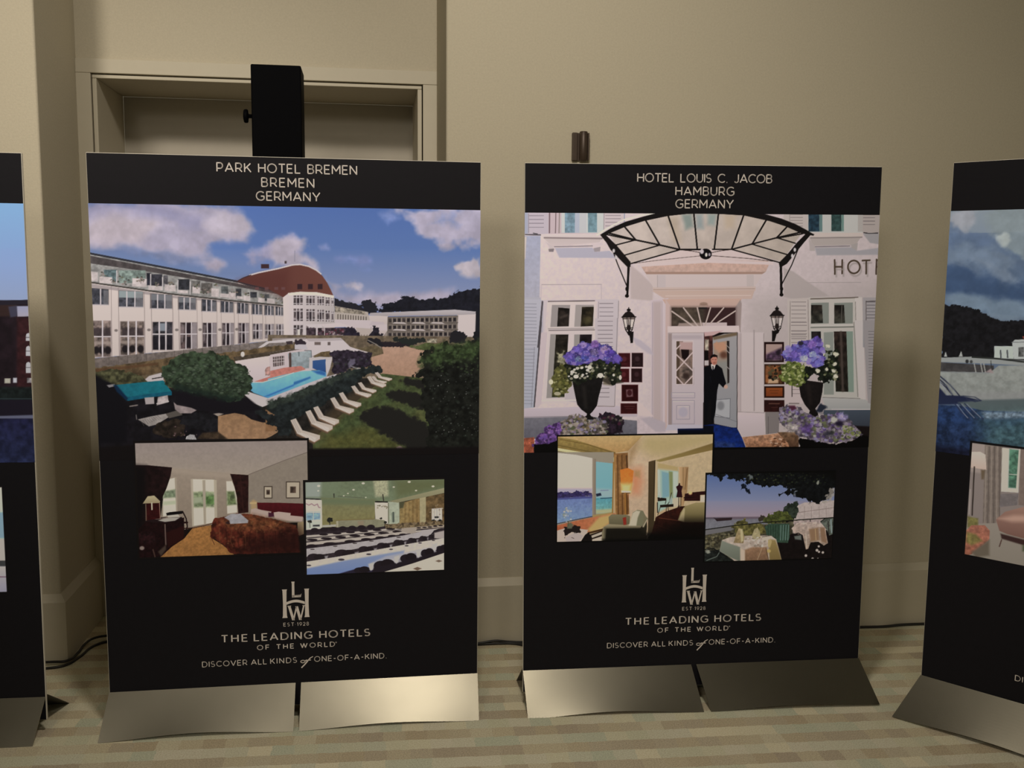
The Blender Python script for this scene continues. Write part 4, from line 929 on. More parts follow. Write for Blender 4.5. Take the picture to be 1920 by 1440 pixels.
# --- the entrance with the glass canopy ------------------------------------------
def entrance():
    u0, v1, u1, v0 = rect_of(2, (984,400.5), (1653,401.5), (1626,839), (981,848))
    P = Print(2, (-.4995, v1, .4995, v0), 800, (210,196,192))
    g = lambda: P.frame(970,380,5.3333); h = lambda: P.frame(1300,380,5.3333); I = lambda: P.frame(970,600,5.3333); J = lambda: P.frame(1300,600,5.3333); Mf = lambda: P.frame(1200,540,8.)
    P.frame(0,0,1); P.fill([(975,395),(1660,395),(1660,850),(975,850)], (216,202,198), (202,190,184), grad='h', tex=.02)
    P.fill([(1400,560),(1660,520),(1660,850),(1400,850)], (188,178,170), soft=60, a=.55)
    g()
    # top left window and shutters
    P.fill([(60,95),(330,95),(330,310),(60,320)], (196,186,188)); P.rect(60,95,105,310,(176,178,188))
    P.line([(112,110),(112,300)], 6, (150,144,150))
    for y in (130,168,206,246): P.line([(118,y),(262,y)], 6, (142,134,140))
    P.fill([(310,95),(870,95),(870,305),(310,312)], (200,184,182)); P.line([(322,100),(320,300)], 14, (140,120,122)); P.line([(385,100),(380,302)], 9, (132,112,112)); P.line([(420,100),(416,302)], 9, (150,140,130))
    P.rect(440,95,860,302,(200,202,198)); P.rect(474,95,575,300,(138,162,170), tex=.12); P.rect(705,95,795,296,(130,156,160), tex=.12); P.rect(575,95,620,300,(184,188,194)); P.rect(620,95,690,300,(196,196,192))
    P.rect(862,95,1070,300,(204,192,188)); P.line([(866,110),(862,290)], 6, (160,150,148))
    for y in (128,160,196,232): P.line([(880,y),(1030,y)], 6, (150,138,140))
    P.line([(1070,110),(1068,190)], 8, (150,160,176))
    # far-left bay in shade
    P.fill([(50,330),(232,330),(222,945),(50,960)], (176,178,190), (184,182,188), tex=.03); P.line([(80,318),(232,322)], 12, (104,98,100)); P.line([(160,305),(200,312)], 10, (96,92,94)); P.fill([(66,340),(92,340),(80,560),(62,560)], (208,196,184), soft=2)
    P.fill([(50,940),(230,945),(245,1010),(200,1440),(50,1440)], (186,184,188)); P.rect(60,975,185,1000,(168,166,172), soft=2)
    # sill and brackets
    P.fill([(235,318),(835,318),(830,342),(240,342)], (212,200,192)); P.fill([(250,345),(850,345),(820,395),(350,440),(290,380)], (200,188,180), (208,194,188)); P.line([(270,350),(845,358)], 16, (160,146,142)); P.line([(370,440),(750,432)], 10, (150,140,142))
    P.fill([(375,452),(745,448),(800,490),(920,480),(1000,552),(420,548)], (186,182,188), soft=2.5); P.fill([(270,380),(360,440),(368,480),(310,470),(320,440)], (204,192,186)); P.fill([(310,462),(368,458),(360,490),(316,490)], (150,140,138)); P.fill([(760,455),(830,440),(826,486),(770,490)], (172,162,160))
    P.line([(245,817),(840,815)], 7, (176,164,162)); P.line([(838,815),(840,960)], 5, (190,178,176)); P.line([(240,820),(236,960)], 5, (196,184,180))
    h()
    P.rect(900,95,1150,300,(196,186,176))
    P.line([(960,100),(958,240)], 6, (160,150,142))
    for y in (118,148,178,206,234): P.line([(968,y),(1088,y)], 6, (150,140,134))
    P.rect(1140,95,1690,300,(196,194,184)); P.rect(1146,95,1255,288,(58,84,96), tex=.2); P.rect(1255,95,1285,288,(120,146,140)); P.rect(1375,95,1475,285,(72,98,92), tex=.2); P.rect(1475,95,1500,285,(130,156,144)); P.rect(1640,95,1690,290,(184,178,168))
    P.rect(1688,95,1880,300,(184,174,164))
    for y in (120,150,184,218): P.line([(1695,y),(1808,y)], 7, (132,124,120))
    P.line([(1700,300),(1750,308),(1840,304)], 12, (70,66,66)); P.fill([(1690,310),(1880,310),(1880,420),(1760,400)], (172,168,164), soft=3)
    P.fill([(1150,300),(1690,300),(1690,340),(1170,345)], (204,192,180)); P.fill([(1150,345),(1670,345),(1620,420),(1200,430)], (186,176,166)); P.line([(1170,352),(1680,345)], 14, (160,150,142)); P.line([(1215,440),(1560,432)], 12, (150,142,140))
    P.fill([(1150,360),(1210,430),(1210,480),(1160,480)], (188,178,170)); P.fill([(1570,420),(1640,400),(1630,480),(1580,482)], (180,172,164)); P.fill([(1210,450),(1570,445),(1630,480),(1850,450),(1850,520),(1230,525)], (176,172,170), soft=4)
    # HOT(EL) sign
    def sgn(a, wd=19, c=(104,88,70)):
        P.line([(x+14, y+26) for x, y in a], wd, (170,160,152), soft=4, a=.7); P.line(a, wd, c)
    sgn([(1408,572),(1410,712)]); sgn([(1484,572),(1482,706)]); sgn([(1412,640),(1482,640)])
    sgn([(1600+60*math.cos(t*math.pi/12), 641+64*math.sin(t*math.pi/12)) for t in range(25)]); sgn([(1685,578),(1760,574)]); sgn([(1724,578),(1722,708)])
    sgn([(1826,566),(1822,712)]); sgn([(1826,574),(1868,574)]); sgn([(1826,640),(1860,640)])
    P.line([(1120,797),(1670,795)], 6, (176,166,160)); P.fill([(900,650),(1000,690),(1140,790),(1350,930),(1000,960),(900,940)], (186,176,168), soft=4, a=.85)
    # cornice, frieze, surround of the door
    g()
    P.fill([(1130,620),(1230,700),(1360,830),(1350,980),(1130,960)], (194,180,172), soft=6, a=.8)
    P.fill([(1220,610),(1260,590),(1700,575),(2500,580),(2520,600),(2480,690),(1270,690)], (208,178,160), (202,176,160), tex=.05)
    P.fill([(1215,600),(1300,585),(1900,572),(2550,590),(2560,620),(1900,600),(1230,640)], (214,198,190))
    P.fill([(1270,690),(2480,690),(2440,715),(1290,715)], (180,152,134)); P.fill([(1280,715),(2450,712),(2370,840),(1360,850)], (208,194,186)); P.rect(1395,720,1480,845,(202,190,184)); P.line([(1398,725),(1400,845)], 5, (180,168,162)); P.rect(2290,720,2360,840,(200,188,180))
    P.fill([(1350,845),(2380,835),(2380,880),(1360,885)], (206,188,176)); P.fill([(1345,880),(2370,872),(2340,960),(1480,965)], (204,182,166), (206,184,170)); P.line([(1360,868),(2370,858)], 8, (188,164,148)); P.line([(1480,930),(2330,925)], 8, (216,198,184))
    Mf()
    P.fill([(160,180),(420,150),(420,2150),(160,2130)], (210,196,196)); P.fill([(190,200),(320,190),(320,2120),(190,2100)], (190,174,166), soft=9, a=.7); P.line([(185,220),(180,2100)], 14, (180,168,170), a=.7); P.line([(330,200),(330,2120)], 10, (186,172,168), a=.7)
    P.fill([(330,165),(1520,155),(1480,290),(420,300)], (208,180,162), (202,176,162)); P.fill([(380,160),(470,290),(470,580),(415,660),(400,2110),(370,2110)], (206,184,174)); P.fill([(1420,290),(1500,170),(1520,230),(1500,660),(1420,580)], (176,160,152), soft=3)
    P.ell(950,233,60,24,(172,146,128), soft=2.5); P.line([(890,252),(1015,252)], 8, (150,126,110))
    P.rect(470,290,1425,565,(84,64,58)); P.fill([(470,290),(960,290),(960,565),(470,565)], (100,88,74), soft=14, tex=.25, ts=14); P.fill([(1000,290),(1425,290),(1425,565),(1050,565)], (84,56,56), soft=14, a=.8); P.rect(880,288,1000,310,(50,46,46), soft=3)
    P.fill([(580,520),(940,515),(940,570),(560,570)], (172,154,142), soft=4); P.fill([(930,515),(1300,512),(1300,570),(940,575)], (204,188,182))
    for a, b in (((475,345),(800,572)),((648,292),(865,570)),((855,292),(920,568)),((1052,292),(968,568)),((1250,292),(1060,515)),((1424,340),(1150,518))): P.line([a, b], 23, (200,184,172))
    P.fill([(410,568),(1480,560),(1490,670),(410,672)], (216,200,200)); P.line([(420,668),(960,666)], 10, (170,156,150)); P.line([(1090,690),(1300,668),(1450,662)], 9, (150,136,128))
    # left leaf
    P.fill([(418,672),(960,672),(952,2110),(418,2110)], (206,194,190), (198,186,186)); P.rect(420,676,475,2110,(172,156,150), soft=3); P.rect(480,700,930,760,(184,172,172), soft=8, a=.7)
    P.line([(955,680),(950,2110)], 8, (170,160,164))
    P.rect(536,790,790,1435,(150,130,116), tex=.12); P.rect(536,790,590,1435,(110,92,74), soft=3); P.rect(590,800,785,920,(196,168,160), soft=4); P.fill([(612,915),(730,920),(730,1010),(670,1075),(625,1040)], (44,26,26), soft=2.5); P.fill([(590,1180),(785,1200),(785,1430),(590,1430)], (128,112,100), soft=10, tex=.4, ts=9); P.ell(690,1310,46,44,(84,66,58), soft=8)
    for a, b in (((540,910),(600,850)),((540,990),(785,1230)),((785,960),(540,1235)),((540,1320),(650,1440)),((785,1310),(660,1440)),((650,800),(780,800)),((735,1010),(790,960))): P.line([a, b], 22, (206,188,180))
    P.line([(536,785),(790,785),(790,1440),(536,1440),(536,785)], 15, (212,198,196))
    I()
    for x0,y0,x1,y1 in ((1540,722,1772,772),(1545,800,1768,1032),(1590,850,1720,985)): P.line([(x0,y0),(x1,y0),(x1,y1),(x0,y1),(x0,y0)], 8, (176,166,172)); P.line([(x0+9,y0+9),(x1-9,y0+9)], 5, (222,212,212))
    P.ell(1655,915,46,50,(188,180,186), soft=5); P.fill([(1500,1040),(1850,1040),(1850,1092),(1480,1095)], (196,190,198))
    # doorway, open leaf and doorman
    J()
    P.fill([(104,120),(440,122),(436,1078),(100,1095)], (40,26,26)); P.fill([(104,130),(190,150),(195,560),(104,560)], (110,70,62), (70,44,42), tex=.3); P.rect(112,190,150,300,(186,176,156), soft=4, tex=.3); P.rect(108,300,148,400,(34,22,22), soft=2); P.fill([(108,400),(150,398),(150,450),(108,450)], (200,190,184), soft=2)
    P.fill([(104,120),(300,100),(200,150),(110,160)], (206,176,170), soft=2)
    P.fill([(190,172),(300,135),(432,122),(434,1078),(205,1030)], (176,172,168), (162,162,162)); P.fill([(190,165),(432,118),(432,150),(200,195)], (140,122,96), soft=4)
    P.fill([(200,225),(330,205),(345,210),(350,630),(205,640)], (188,160,136), (150,150,142)); P.ell(270,265,60,52,(202,160,130), soft=9, rag=4, rs=8); P.ell(300,345,36,34,(128,90,70), soft=10); P.fill([(225,420),(345,400),(348,640),(230,640)], (160,158,148), soft=12); P.fill([(332,205),(356,205),(356,620),(338,630)], (62,52,46), soft=2)
    for y in (250,300,460): P.line([(330,y),(356,y+26)], 7, (180,172,164))
    P.fill([(215,790),(366,778),(362,975),(212,955)], (184,184,182)); P.line([(218,792),(366,780),(362,975),(212,955),(218,792)], 7, (130,130,132)); P.ell(270,850,36,44,(150,150,150), soft=7); P.line([(205,930),(360,985),(430,1010)], 6, (140,140,142)); P.line([(436,125),(434,1075)], 9, (60,50,48))
    P.fill([(104,470),(165,444),(235,440),(285,480),(300,540),(325,628),(296,672),(252,628),(236,700),(220,900),(200,1000),(180,1040),(100,1085)], (20,20,28)); P.fill([(150,800),(180,800),(170,1040),(120,1060)], (30,26,30), soft=4); P.line([(165,560),(175,620)], 5, (40,42,54))
    P.fill([(172,442),(188,430),(222,436),(212,470),(195,505),(180,480)], (214,206,206)); P.fill([(186,456),(198,456),(202,500),(192,512)], (24,24,34))
    P.fill([(172,385),(180,360),(205,350),(232,360),(236,400),(226,432),(205,448),(186,438),(176,412)], (206,150,128)); P.ell(214,425,20,18,(186,128,106), soft=4, a=.7); P.fill([(166,385),(172,352),(205,336),(238,350),(236,382),(228,364),(190,366),(178,378)], (32,22,24)); P.line([(184,390),(198,390)], 4, (70,46,44)); P.line([(212,392),(226,392)], 4, (70,46,44)); P.line([(196,424),(216,424)], 4, (140,84,76)); P.fill([(168,390),(178,400),(178,425),(170,415)], (180,130,112), soft=2)
    P.ell(322,662,20,20,(206,172,152), soft=2)
    P.fill([(96,820),(110,820),(108,1090),(94,1095)], (40,30,30), soft=2)
    # carpet, steps, plinths
    P.fill([(-160,1080),(430,1068),(484,1170),(524,1280),(-160,1280)], (22,40,86)); P.fill([(100,1045),(205,1035),(430,1076),(484,1172),(526,1282),(215,1282),(205,1130)], (24,56,128), (30,64,140), tex=.2); P.fill([(210,1200),(420,1230),(400,1270),(220,1270)], (70,90,140), soft=10, tex=.4, a=.7); P.fill([(100,1050),(200,1050),(200,1130),(-150,1130),(-150,1095),(98,1092)], (16,20,40), soft=4)
    P.fill([(440,120),(700,120),(706,930),(720,1140),(480,1162),(438,1075)], (208,196,190)); P.fill([(440,130),(480,130),(475,920),(440,915)], (198,184,178), soft=3); P.line([(603,100),(605,900)], 16, (178,166,162), a=.8); P.line([(470,100),(468,910)], 7, (186,174,170)); P.line([(700,130),(705,915)], 8, (176,164,158)); P.fill([(442,915),(706,925),(716,1140),(486,1160),(440,1070)], (212,198,196), (200,188,184)); P.line([(445,912),(704,922)], 8, (180,168,164))
    P.fill([(715,915),(860,910),(850,1120),(720,1136)], (150,142,136)); P.line([(745,960),(745,1130)], 6, (120,112,108))
    P.fill([(486,1164),(720,1140),(840,1125),(960,1180),(1000,1260),(956,1280),(530,1280)], (194,154,122), (176,132,98), tex=.2, ts=6); P.blobs([(740,1160),(900,1180),(950,1270),(800,1270)], [(140,100,70),(214,186,160),(120,84,60)], 34, 8, 20, seed=6, asp=.5)
    P.fill([(835,1115),(1050,1110),(1050,1262),(960,1270),(940,1220)], (140,112,84), (112,84,62), soft=2, tex=.2)
    I()
    P.fill([(50,960),(620,950),(1200,1000),(1200,1140),(400,1200),(50,1170)], (140,138,142), (120,118,124), tex=.05); P.fill([(1195,940),(1480,1020),(1470,1130),(1195,1135)], (206,192,190), tex=.03)
    P.fill([(50,880),(1000,850),(1200,930),(1195,960),(600,960),(50,972)], (204,192,194), (196,184,186)); P.fill([(1195,790),(1330,920),(1360,960),(1210,950)], (216,200,194), soft=3); P.fill([(1230,980),(1380,1110),(1480,1110),(1480,1020),(1320,960)], (188,178,180), soft=5, a=.8)
    P.line([(50,965),(620,955)], 8, (160,152,154))
    P.fill([(50,1175),(170,1165),(170,1320),(50,1320)], (190,116,86), (176,104,76), tex=.25)
    # windows left and right of the door
    def lwin():
        g()
        P.fill([(240,970),(800,965),(795,985),(300,990),(262,1440),(200,1440)], (208,196,194)); P.line([(310,985),(770,978)], 12, (130,118,114)); P.fill([(212,960),(262,980),(255,1440),(195,1440)], (190,184,188)); P.line([(255,990),(215,1440)], 9, (118,108,108))
        P.fill([(320,990),(785,985),(770,1440),(280,1440)], (214,202,198))
        P.fill([(345,1020),(528,1020),(515,1235),(330,1240)], (170,162,156)); P.fill([(408,1045),(522,1055),(512,1232),(398,1235)], (56,48,42), tex=.5, ts=12); P.fill([(420,1140),(510,1100),(505,1130),(430,1160)], (120,108,96), soft=6, a=.5)
        P.fill([(582,1018),(764,1018),(758,1232),(568,1238)], (176,168,160)); P.fill([(645,1040),(764,1038),(752,1232),(632,1235)], (72,64,46), tex=.5, ts=12); P.ell(700,1180,44,36,(112,106,70), soft=12, a=.6)
        P.line([(310,1258),(765,1252)], 12, (180,170,164)); P.line([(315,1274),(770,1268)], 9, (132,122,118)); 
        I()
        P.fill([(310,110),(755,105),(740,820),(250,830)], (212,200,196))
        P.fill([(330,138),(512,138),(470,770),(290,775)], (168,162,154)); P.fill([(385,142),(510,142),(470,762),(345,765)], (54,48,40), (60,62,40), tex=.5, ts=12)
        P.fill([(568,140),(745,138),(735,400),(560,400)], (168,162,154)); P.fill([(625,142),(744,140),(738,330),(615,330)], (52,42,46), tex=.4, ts=12); P.fill([(520,400),(740,400),(600,820),(470,800)], (198,188,186))
        P.fill([(235,120),(300,120),(240,830),(205,870),(165,870)], (206,192,190)); P.line([(240,20),(170,860)], 12, (112,104,106)); P.line([(246,800),(610,795)], 16, (212,204,204))
    lwin()
    I()
    P.fill([(50,-40),(240,-40),(165,870),(50,880)], (188,186,190), (182,184,190))
    for y in range(-20,860,34): P.line([(66,y),(188-y*.045,y+2)], 6, (150,150,156), a=.85)
    P.line([(186,-40),(140,860)], 7, (160,158,164)); P.line([(240,-30),(168,860)], 14, (104,98,100))
    g()
    P.fill([(50,960),(235,965),(210,1440),(50,1440)], (190,188,192))
    for y in range(1008,1440,34): P.line([(66,y),(190,y+2)], 6, (150,150,156), a=.85)
    P.line([(250,985),(205,1440)], 14, (104,98,100))
    # shutter right of the left window
    P.fill([(800,965),(1015,965),(995,1440),(780,1440)], (204,194,192))
    for y in range(1005,1440,42): P.line([(822,y),(955,y)], 7, (150,140,142))
    P.line([(812,990),(800,1440)], 6, (168,158,158)); P.line([(1012,980),(996,1440)], 8, (168,158,156)); P.fill([(806,1240),(965,1240),(960,1290),(800,1290)], (206,196,194))
    I()
    P.fill([(775,-20),(1010,-20),(975,850),(800,860),(780,300)], (202,192,190))
    for y in list(range(10,110,44))+list(range(140,300,40)): P.line([(805,y),(950,y)], 7, (150,140,142))
    for y in (590,632,676,720,764): P.line([(818,y),(916,y)], 7, (140,130,132))
    P.line([(1000,-20),(972,850)], 8, (164,154,154)); P.line([(800,855),(970,858)], 8, (160,146,140))
    h()
    P.fill([(1150,945),(1680,940),(1690,1440),(1150,1440)], (200,194,182)); P.line([(1170,960),(1640,945)], 14, (134,122,110)); P.fill([(1610,950),(1680,945),(1700,1440),(1620,1440)], (208,200,190)); P.line([(1615,990),(1625,1440)], 8, (160,152,142))
    for x0,x1,xs in ((1172,1292,1350),(1404,1512,1590)):
        P.fill([(x0,1000),(xs,995),(xs,1205),(x0,1208)], (154,158,146)); P.fill([(x0,1020),(x1-10,1020),(x1,1200),(x0,1204)], (66,58,50), (84,84,72), tex=.4, ts=12)
        P.fill([(x0,1282),(xs,1280),(xs,1440),(x0,1440)], (150,156,146)); P.fill([(x0+4,1285),(x1,1285),(x1+6,1440),(x0+6,1440)], (58,50,50), tex=.4, ts=12)
    P.line([(1480,1030),(1476,1195)], 8, (120,116,104)); P.line([(1172,1245),(1600,1238)], 14, (140,142,130)); P.line([(1178,1226),(1605,1220)], 10, (206,202,190))
    J()
    P.fill([(1270,100),(1680,100),(1700,840),(1280,770)], (196,192,180)); P.fill([(1300,120),(1395,115),(1400,740),(1300,740)], (160,164,152)); P.fill([(1400,110),(1590,110),(1600,715),(1418,712)], (150,166,150)); P.fill([(1400,110),(1525,110),(1545,712),(1420,710)], (74,60,52), (60,54,44), tex=.4, ts=12); P.line([(1470,120),(1490,700)], 26, (104,92,82), soft=5)
    P.fill([(1610,0),(1690,0),(1720,800),(1650,770)], (206,198,190)); P.line([(1600,20),(1640,760)], 10, (160,154,146))
    P.fill([(1280,770),(1720,790),(1770,835),(1770,890),(1330,890)], (190,188,180), (176,176,170)); P.line([(1290,768),(1660,780)], 8, (150,146,140)); P.line([(1380,886),(1770,888)], 8, (206,200,192))
    P.fill([(1300,895),(1800,892),(1800,1180),(1300,1180)], (96,106,116), (72,76,84)); P.fill([(1590,1050),(1800,1060),(1800,1300),(1600,1300)], (44,32,32), soft=5)
    # shutters on the right
    h()
    P.fill([(935,960),(1155,950),(1165,1440),(945,1440)], (200,190,180)); P.line([(965,985),(960,1440)], 7, (156,146,138)); P.line([(1142,970),(1150,1440)], 7, (160,150,142))
    for y in list(range(990,1220,40))+list(range(1280,1440,38)): P.line([(978,y),(1120,y)], 7, (146,136,132))
    P.fill([(1690,945),(1880,945),(1880,1440),(1690,1440)], (178,172,168)); 
    for y in list(range(990,1210,32))+list(range(1275,1440,30)): P.line([(1730,y),(1812,y)], 7, (126,122,122))
    P.line([(1722,980),(1722,1200)], 8, (120,110,104)); P.line([(1722,985),(1815,980)], 8, (110,100,96)); P.fill([(1700,1200),(1760,1200),(1750,1440),(1700,1440)], (130,140,146), soft=6, a=.7)
    J()
    P.fill([(930,-20),(1165,-20),(1180,300),(960,320)], (196,188,180), a=.0)
    for y in (20,50,104,134,164): P.line([(975,y),(1130,y)], 6, (146,136,132))
    P.fill([(1690,0),(1860,0),(1790,840),(1740,820)], (172,166,162)); 
    for y in range(110,700,30): P.line([(1745+y*.01,y),(1800,y)], 6, (126,122,122), a=.9)
    P.fill([(905,640),(1100,640),(1090,830),(910,830)], (204,190,184))
    for y in (650,690,730): P.line([(985,y),(1060,y)], 6, (150,138,134))
    P.line([(984,600),(982,760)], 9, (50,40,36)); P.line([(955,828),(1050,828)], 14, (150,138,132))
    # lanterns
    def lantern(x, yt, flip):
        d = 1 if flip else -1; k = (36,28,26)
        P.line([(x,yt),(x,yt+50)], 12, k); P.ell(x,yt+22,20,14,k); P.fill([(x-16,yt+36),(x+16,yt+36),(x+26,yt+46),(x-26,yt+46)], k); P.fill([(x-34,yt+46),(x+32,yt+46),(x+72,yt+94),(x-72,yt+94)], (52,42,40)); P.line([(x-70,yt+94),(x+72,yt+90)], 10, k)
        P.fill([(x-62,yt+98),(x+62,yt+98),(x+36,yt+215),(x-34,yt+215)], (216,206,198), a=.85); P.fill([(x-62,yt+98),(x+62,yt+98),(x+58,yt+114),(x-58,yt+114)], (120,104,94), soft=3)
        for a, b in (((-60,98),(-32,220)),((62,98),(36,220)),((-18,98),(-10,215)),((20,98),(12,215)),((-34,215),(38,215)),((-40,200),(42,200))): P.line([(x+a[0],yt+a[1]),(x+b[0],yt+b[1])], 8, k)
        P.line([(x,yt+120),(x,yt+215)], 10, (90,76,66)); P.ell(x,yt+200,20,30,(60,48,44), soft=2); P.line([(x-30,yt+220),(x-8,yt+255),(x,yt+270)], 12, k); P.line([(x+34,yt+220),(x+12,yt+255)], 10, k); P.ell(x+6,yt+245,16,24,k)
    g(); 
    P.fill([(1150,1340),(1230,1370),(1330,1450),(1360,1520),(1300,1500),(1180,1410)], (196,186,188), soft=5)
    lantern(1112,1048,False); P.fill([(1105,1290),(1160,1285),(1155,1398),(1130,1400),(1122,1340)], (40,32,30))
    h(); lantern(832,1034,True); P.fill([(782,1275),(836,1280),(820,1340),(808,1384),(782,1384)], (40,32,30))
    # plaques
    I()
    def plaque(x0, y0, x1, y1, c, lines=True):
        P.rect(x0,y0,x1,y1,c, tex=.12); P.line([(x0,y0),(x1,y0),(x1,y1),(x0,y1),(x0,y0)], 6, (210,180,176), a=.55)
        if lines: P.ell((x0+x1)/2,(y0+y1)/2-10,(x1-x0)*.2,(y1-y0)*.18,tuple(min(255,v+26) for v in c), soft=4); P.line([(x0+(x1-x0)*.3,y1-(y1-y0)*.22),(x1-(x1-x0)*.3,y1-(y1-y0)*.22)], 6, tuple(min(255,v+40) for v in c), a=.6)
    plaque(1008,325,1128,465,(88,30,36)); plaque(1140,323,1256,465,(62,38,40)); plaque(1005,480,1118,618,(94,30,34)); plaque(1136,478,1247,618,(64,34,36))
    plaque(1040,640,1207,808,(74,18,22), False); P.fill([(1085,690),(1150,686),(1155,760),(1090,765)], (142,110,110), soft=4); P.ell(1120,722,24,30,(92,40,46), soft=3)
    plaque(1030,826,1197,932,(84,26,30), False); P.line([(1070,858),(1170,858)], 8, (112,64,62)); P.line([(1085,880),(1160,880)], 7, (108,60,60))
    J()
    P.rect(704,215,902,418,(58,26,24)); P.rect(722,238,884,400,(186,162,150)); P.fill([(722,340),(884,270),(884,400),(722,400)], (96,74,92), soft=8, tex=.5, ts=9)
    P.rect(706,436,906,638,(74,46,32)); P.fill([(716,450),(880,450),(880,630),(716,630)], (140,96,60), soft=6, tex=.4, ts=10); P.fill([(750,585),(846,560),(846,626),(742,628)], (206,176,140), soft=4); P.blobs([(740,450),(890,450),(870,590),(760,600)], [(66,60,40),(44,36,30),(110,100,70)], 26, 8, 22, seed=17); 
    P.rect(704,656,906,772,(66,34,22)); P.rect(722,672,888,756,(170,98,46), c2=(150,82,40)); P.line([(760,700),(850,700)], 7, (128,74,36)); P.line([(770,725),(840,725)], 7, (128,74,36))
    P.rect(704,794,906,912,(72,34,30), tex=.15); P.line([(755,830),(855,830)], 14, (120,84,70)); P.line([(775,868),(840,868)], 7, (104,64,54))
    # urns and flowers
    I()
    P.fill([(850,560),(1000,600),(940,650),(860,640)], (140,130,104), soft=6, a=.8)
    P.fill([(600,560),(860,520),(1060,620),(920,640),(840,600)], (96,88,74), soft=4)
    P.fill([(545,590),(600,560),(858,565),(840,660),(812,760),(795,850),(750,910),(725,935),(738,955),(790,975),(770,990),(650,990),(640,975),(690,950),(695,930),(640,890),(598,840),(580,760)], (44,40,38), (36,32,30), tex=.15); P.fill([(640,650),(680,650),(700,880),(670,880)], (66,60,54), soft=10, a=.7)
    P.fill([(340,620),(380,480),(430,420),(520,470),(540,620),(500,720),(420,760),(350,740)], (110,108,62), soft=3, rag=4, rs=7, tex=.4, ts=6)
    P.blobs([(350,600),(420,440),(520,500),(520,700),(400,745)], [(150,146,84),(96,100,52),(190,186,140),(124,124,70)], 70, 7, 18, seed=41, a=.75)
    P.fill([(460,430),(560,400),(900,380),(1030,430),(1040,600),(960,640),(900,560),(700,590),(620,640),(520,600)], (50,56,40), rag=4, rs=8, tex=.5, ts=7)
    P.blobs([(480,440),(1020,420),(1030,590),(920,600),(820,560),(600,620),(520,590)], [(70,76,50),(40,44,34),(150,146,116),(196,190,168),(96,98,62),(60,60,50)], 120, 8, 19, seed=42, a=.8)
    P.blobs([(500,490),(700,460),(880,520),(870,580),(740,560),(520,600)], [(214,208,190),(226,220,206),(180,176,150)], 26, 10, 22, seed=43)
    P.ell(336,614,22,26,(226,218,180)); P.ell(722,468,22,20,(222,214,190)); P.ell(586,560,26,20,(220,212,200)); P.ell(1028,570,14,24,(226,222,210)); P.ell(962,545,12,14,(220,214,200)); P.ell(828,548,30,22,(224,212,206)); P.ell(400,730,34,18,(186,180,150))
    fl = [(450,400),(470,330),(540,300),(600,250),(650,218),(720,240),(770,225),(830,245),(900,240),(940,270),(970,330),(1030,370),(1020,430),(900,420),(800,380),(700,420),(560,440)]
    P.fill(fl, (96,82,150), rag=4, rs=8, tex=.3)
    P.blobs(fl, [(120,106,184),(142,118,182),(104,92,168),(160,138,192),(88,78,140),(112,112,176),(86,70,128)], 120, 14, 36, seed=44, a=.85)
    for x,y,r,c in ((660,245,40,(160,140,190)),(780,240,44,(150,116,176)),(870,290,42,(172,148,184)),(605,385,34,(120,132,160)),(680,380,40,(100,104,176)),(765,320,40,(130,116,156)),(920,330,48,(108,86,172)),(990,385,42,(120,100,176)),(520,350,40,(124,104,178)),(600,290,40,(128,110,186))): P.ell(x,y,r,r*.8,c, soft=4, rag=2.5, rs=5, tex=.2, ts=4)
    P.blobs([(500,300),(900,250),(980,400),(560,430)], [(190,172,214),(176,166,214)], 46, 3.5, 8, seed=47, a=.7)
    P.fill([(400,330),(460,310),(480,420),(430,450),(400,400)], (150,146,120), soft=4, rag=4, tex=.4)
    # flower beds on the ground, left
    P.fill([(820,930),(900,915),(1050,960),(1065,1130),(850,1145)], (60,46,58), rag=4, tex=.4)
    P.blobs([(830,930),(1040,960),(1040,1040),(850,1010)], [(96,50,72),(70,62,60),(120,112,100),(50,46,44)], 40, 8, 20, seed=51)
    P.fill([(430,1120),(440,1030),(520,960),(620,930),(700,990),(800,990),(900,1010),(890,1150),(430,1180)], (132,122,112), rag=4, rs=8, tex=.4, ts=7)
    P.blobs([(440,1030),(600,940),(700,1000),(900,1010),(890,1150),(430,1150)], [(176,164,150),(150,134,160),(110,116,84),(190,184,166),(90,84,70),(160,150,176),(146,130,96)], 150, 8, 22, seed=52, a=.8)
    P.fill([(160,1240),(200,1160),(290,1070),(430,995),(440,1090),(400,1180),(400,1300),(170,1300)], (118,84,142), rag=4, rs=8, tex=.4, ts=6)
    P.blobs([(180,1230),(300,1070),(430,1010),(420,1150),(400,1240)], [(146,108,170),(120,86,150),(170,132,180),(86,62,104),(130,98,170)], 90, 8, 20, seed=53, a=.85)
    J()
    P.fill([(1050,640),(1140,600),(1296,620),(1284,720),(1262,820),(1215,880),(1240,920),(1250,968),(1140,968),(1160,900),(1110,840),(1070,760)], (48,40,38), (38,32,30), tex=.15); P.fill([(1120,640),(1170,640),(1180,840),(1150,850)], (66,56,50), soft=10, a=.6)
    P.fill([(1050,480),(1290,430),(1430,280),(1450,360),(1440,600),(1300,620),(1200,540),(1080,640)], (42,48,36), rag=5, rs=8, tex=.5, ts=7)
    P.blobs([(1280,290),(1430,280),(1440,600),(1300,600)], [(60,72,44),(40,46,34),(90,100,64),(170,168,130)], 70, 8, 18, seed=61, a=.75)
    for x,y,r in ((1280,335,30),(1420,340,26),(1408,436,20),(1400,505,22),(1420,558,26),(1240,500,26),(1330,490,20),(1340,260,22)): P.ell(x,y,r,r*.85,(214,210,186), soft=3, rag=2, rs=5)
    P.fill([(860,560),(880,440),(960,400),(1110,430),(1130,560),(1080,650),(960,640),(880,610)], (116,126,66), rag=5, rs=8, tex=.45, ts=6)
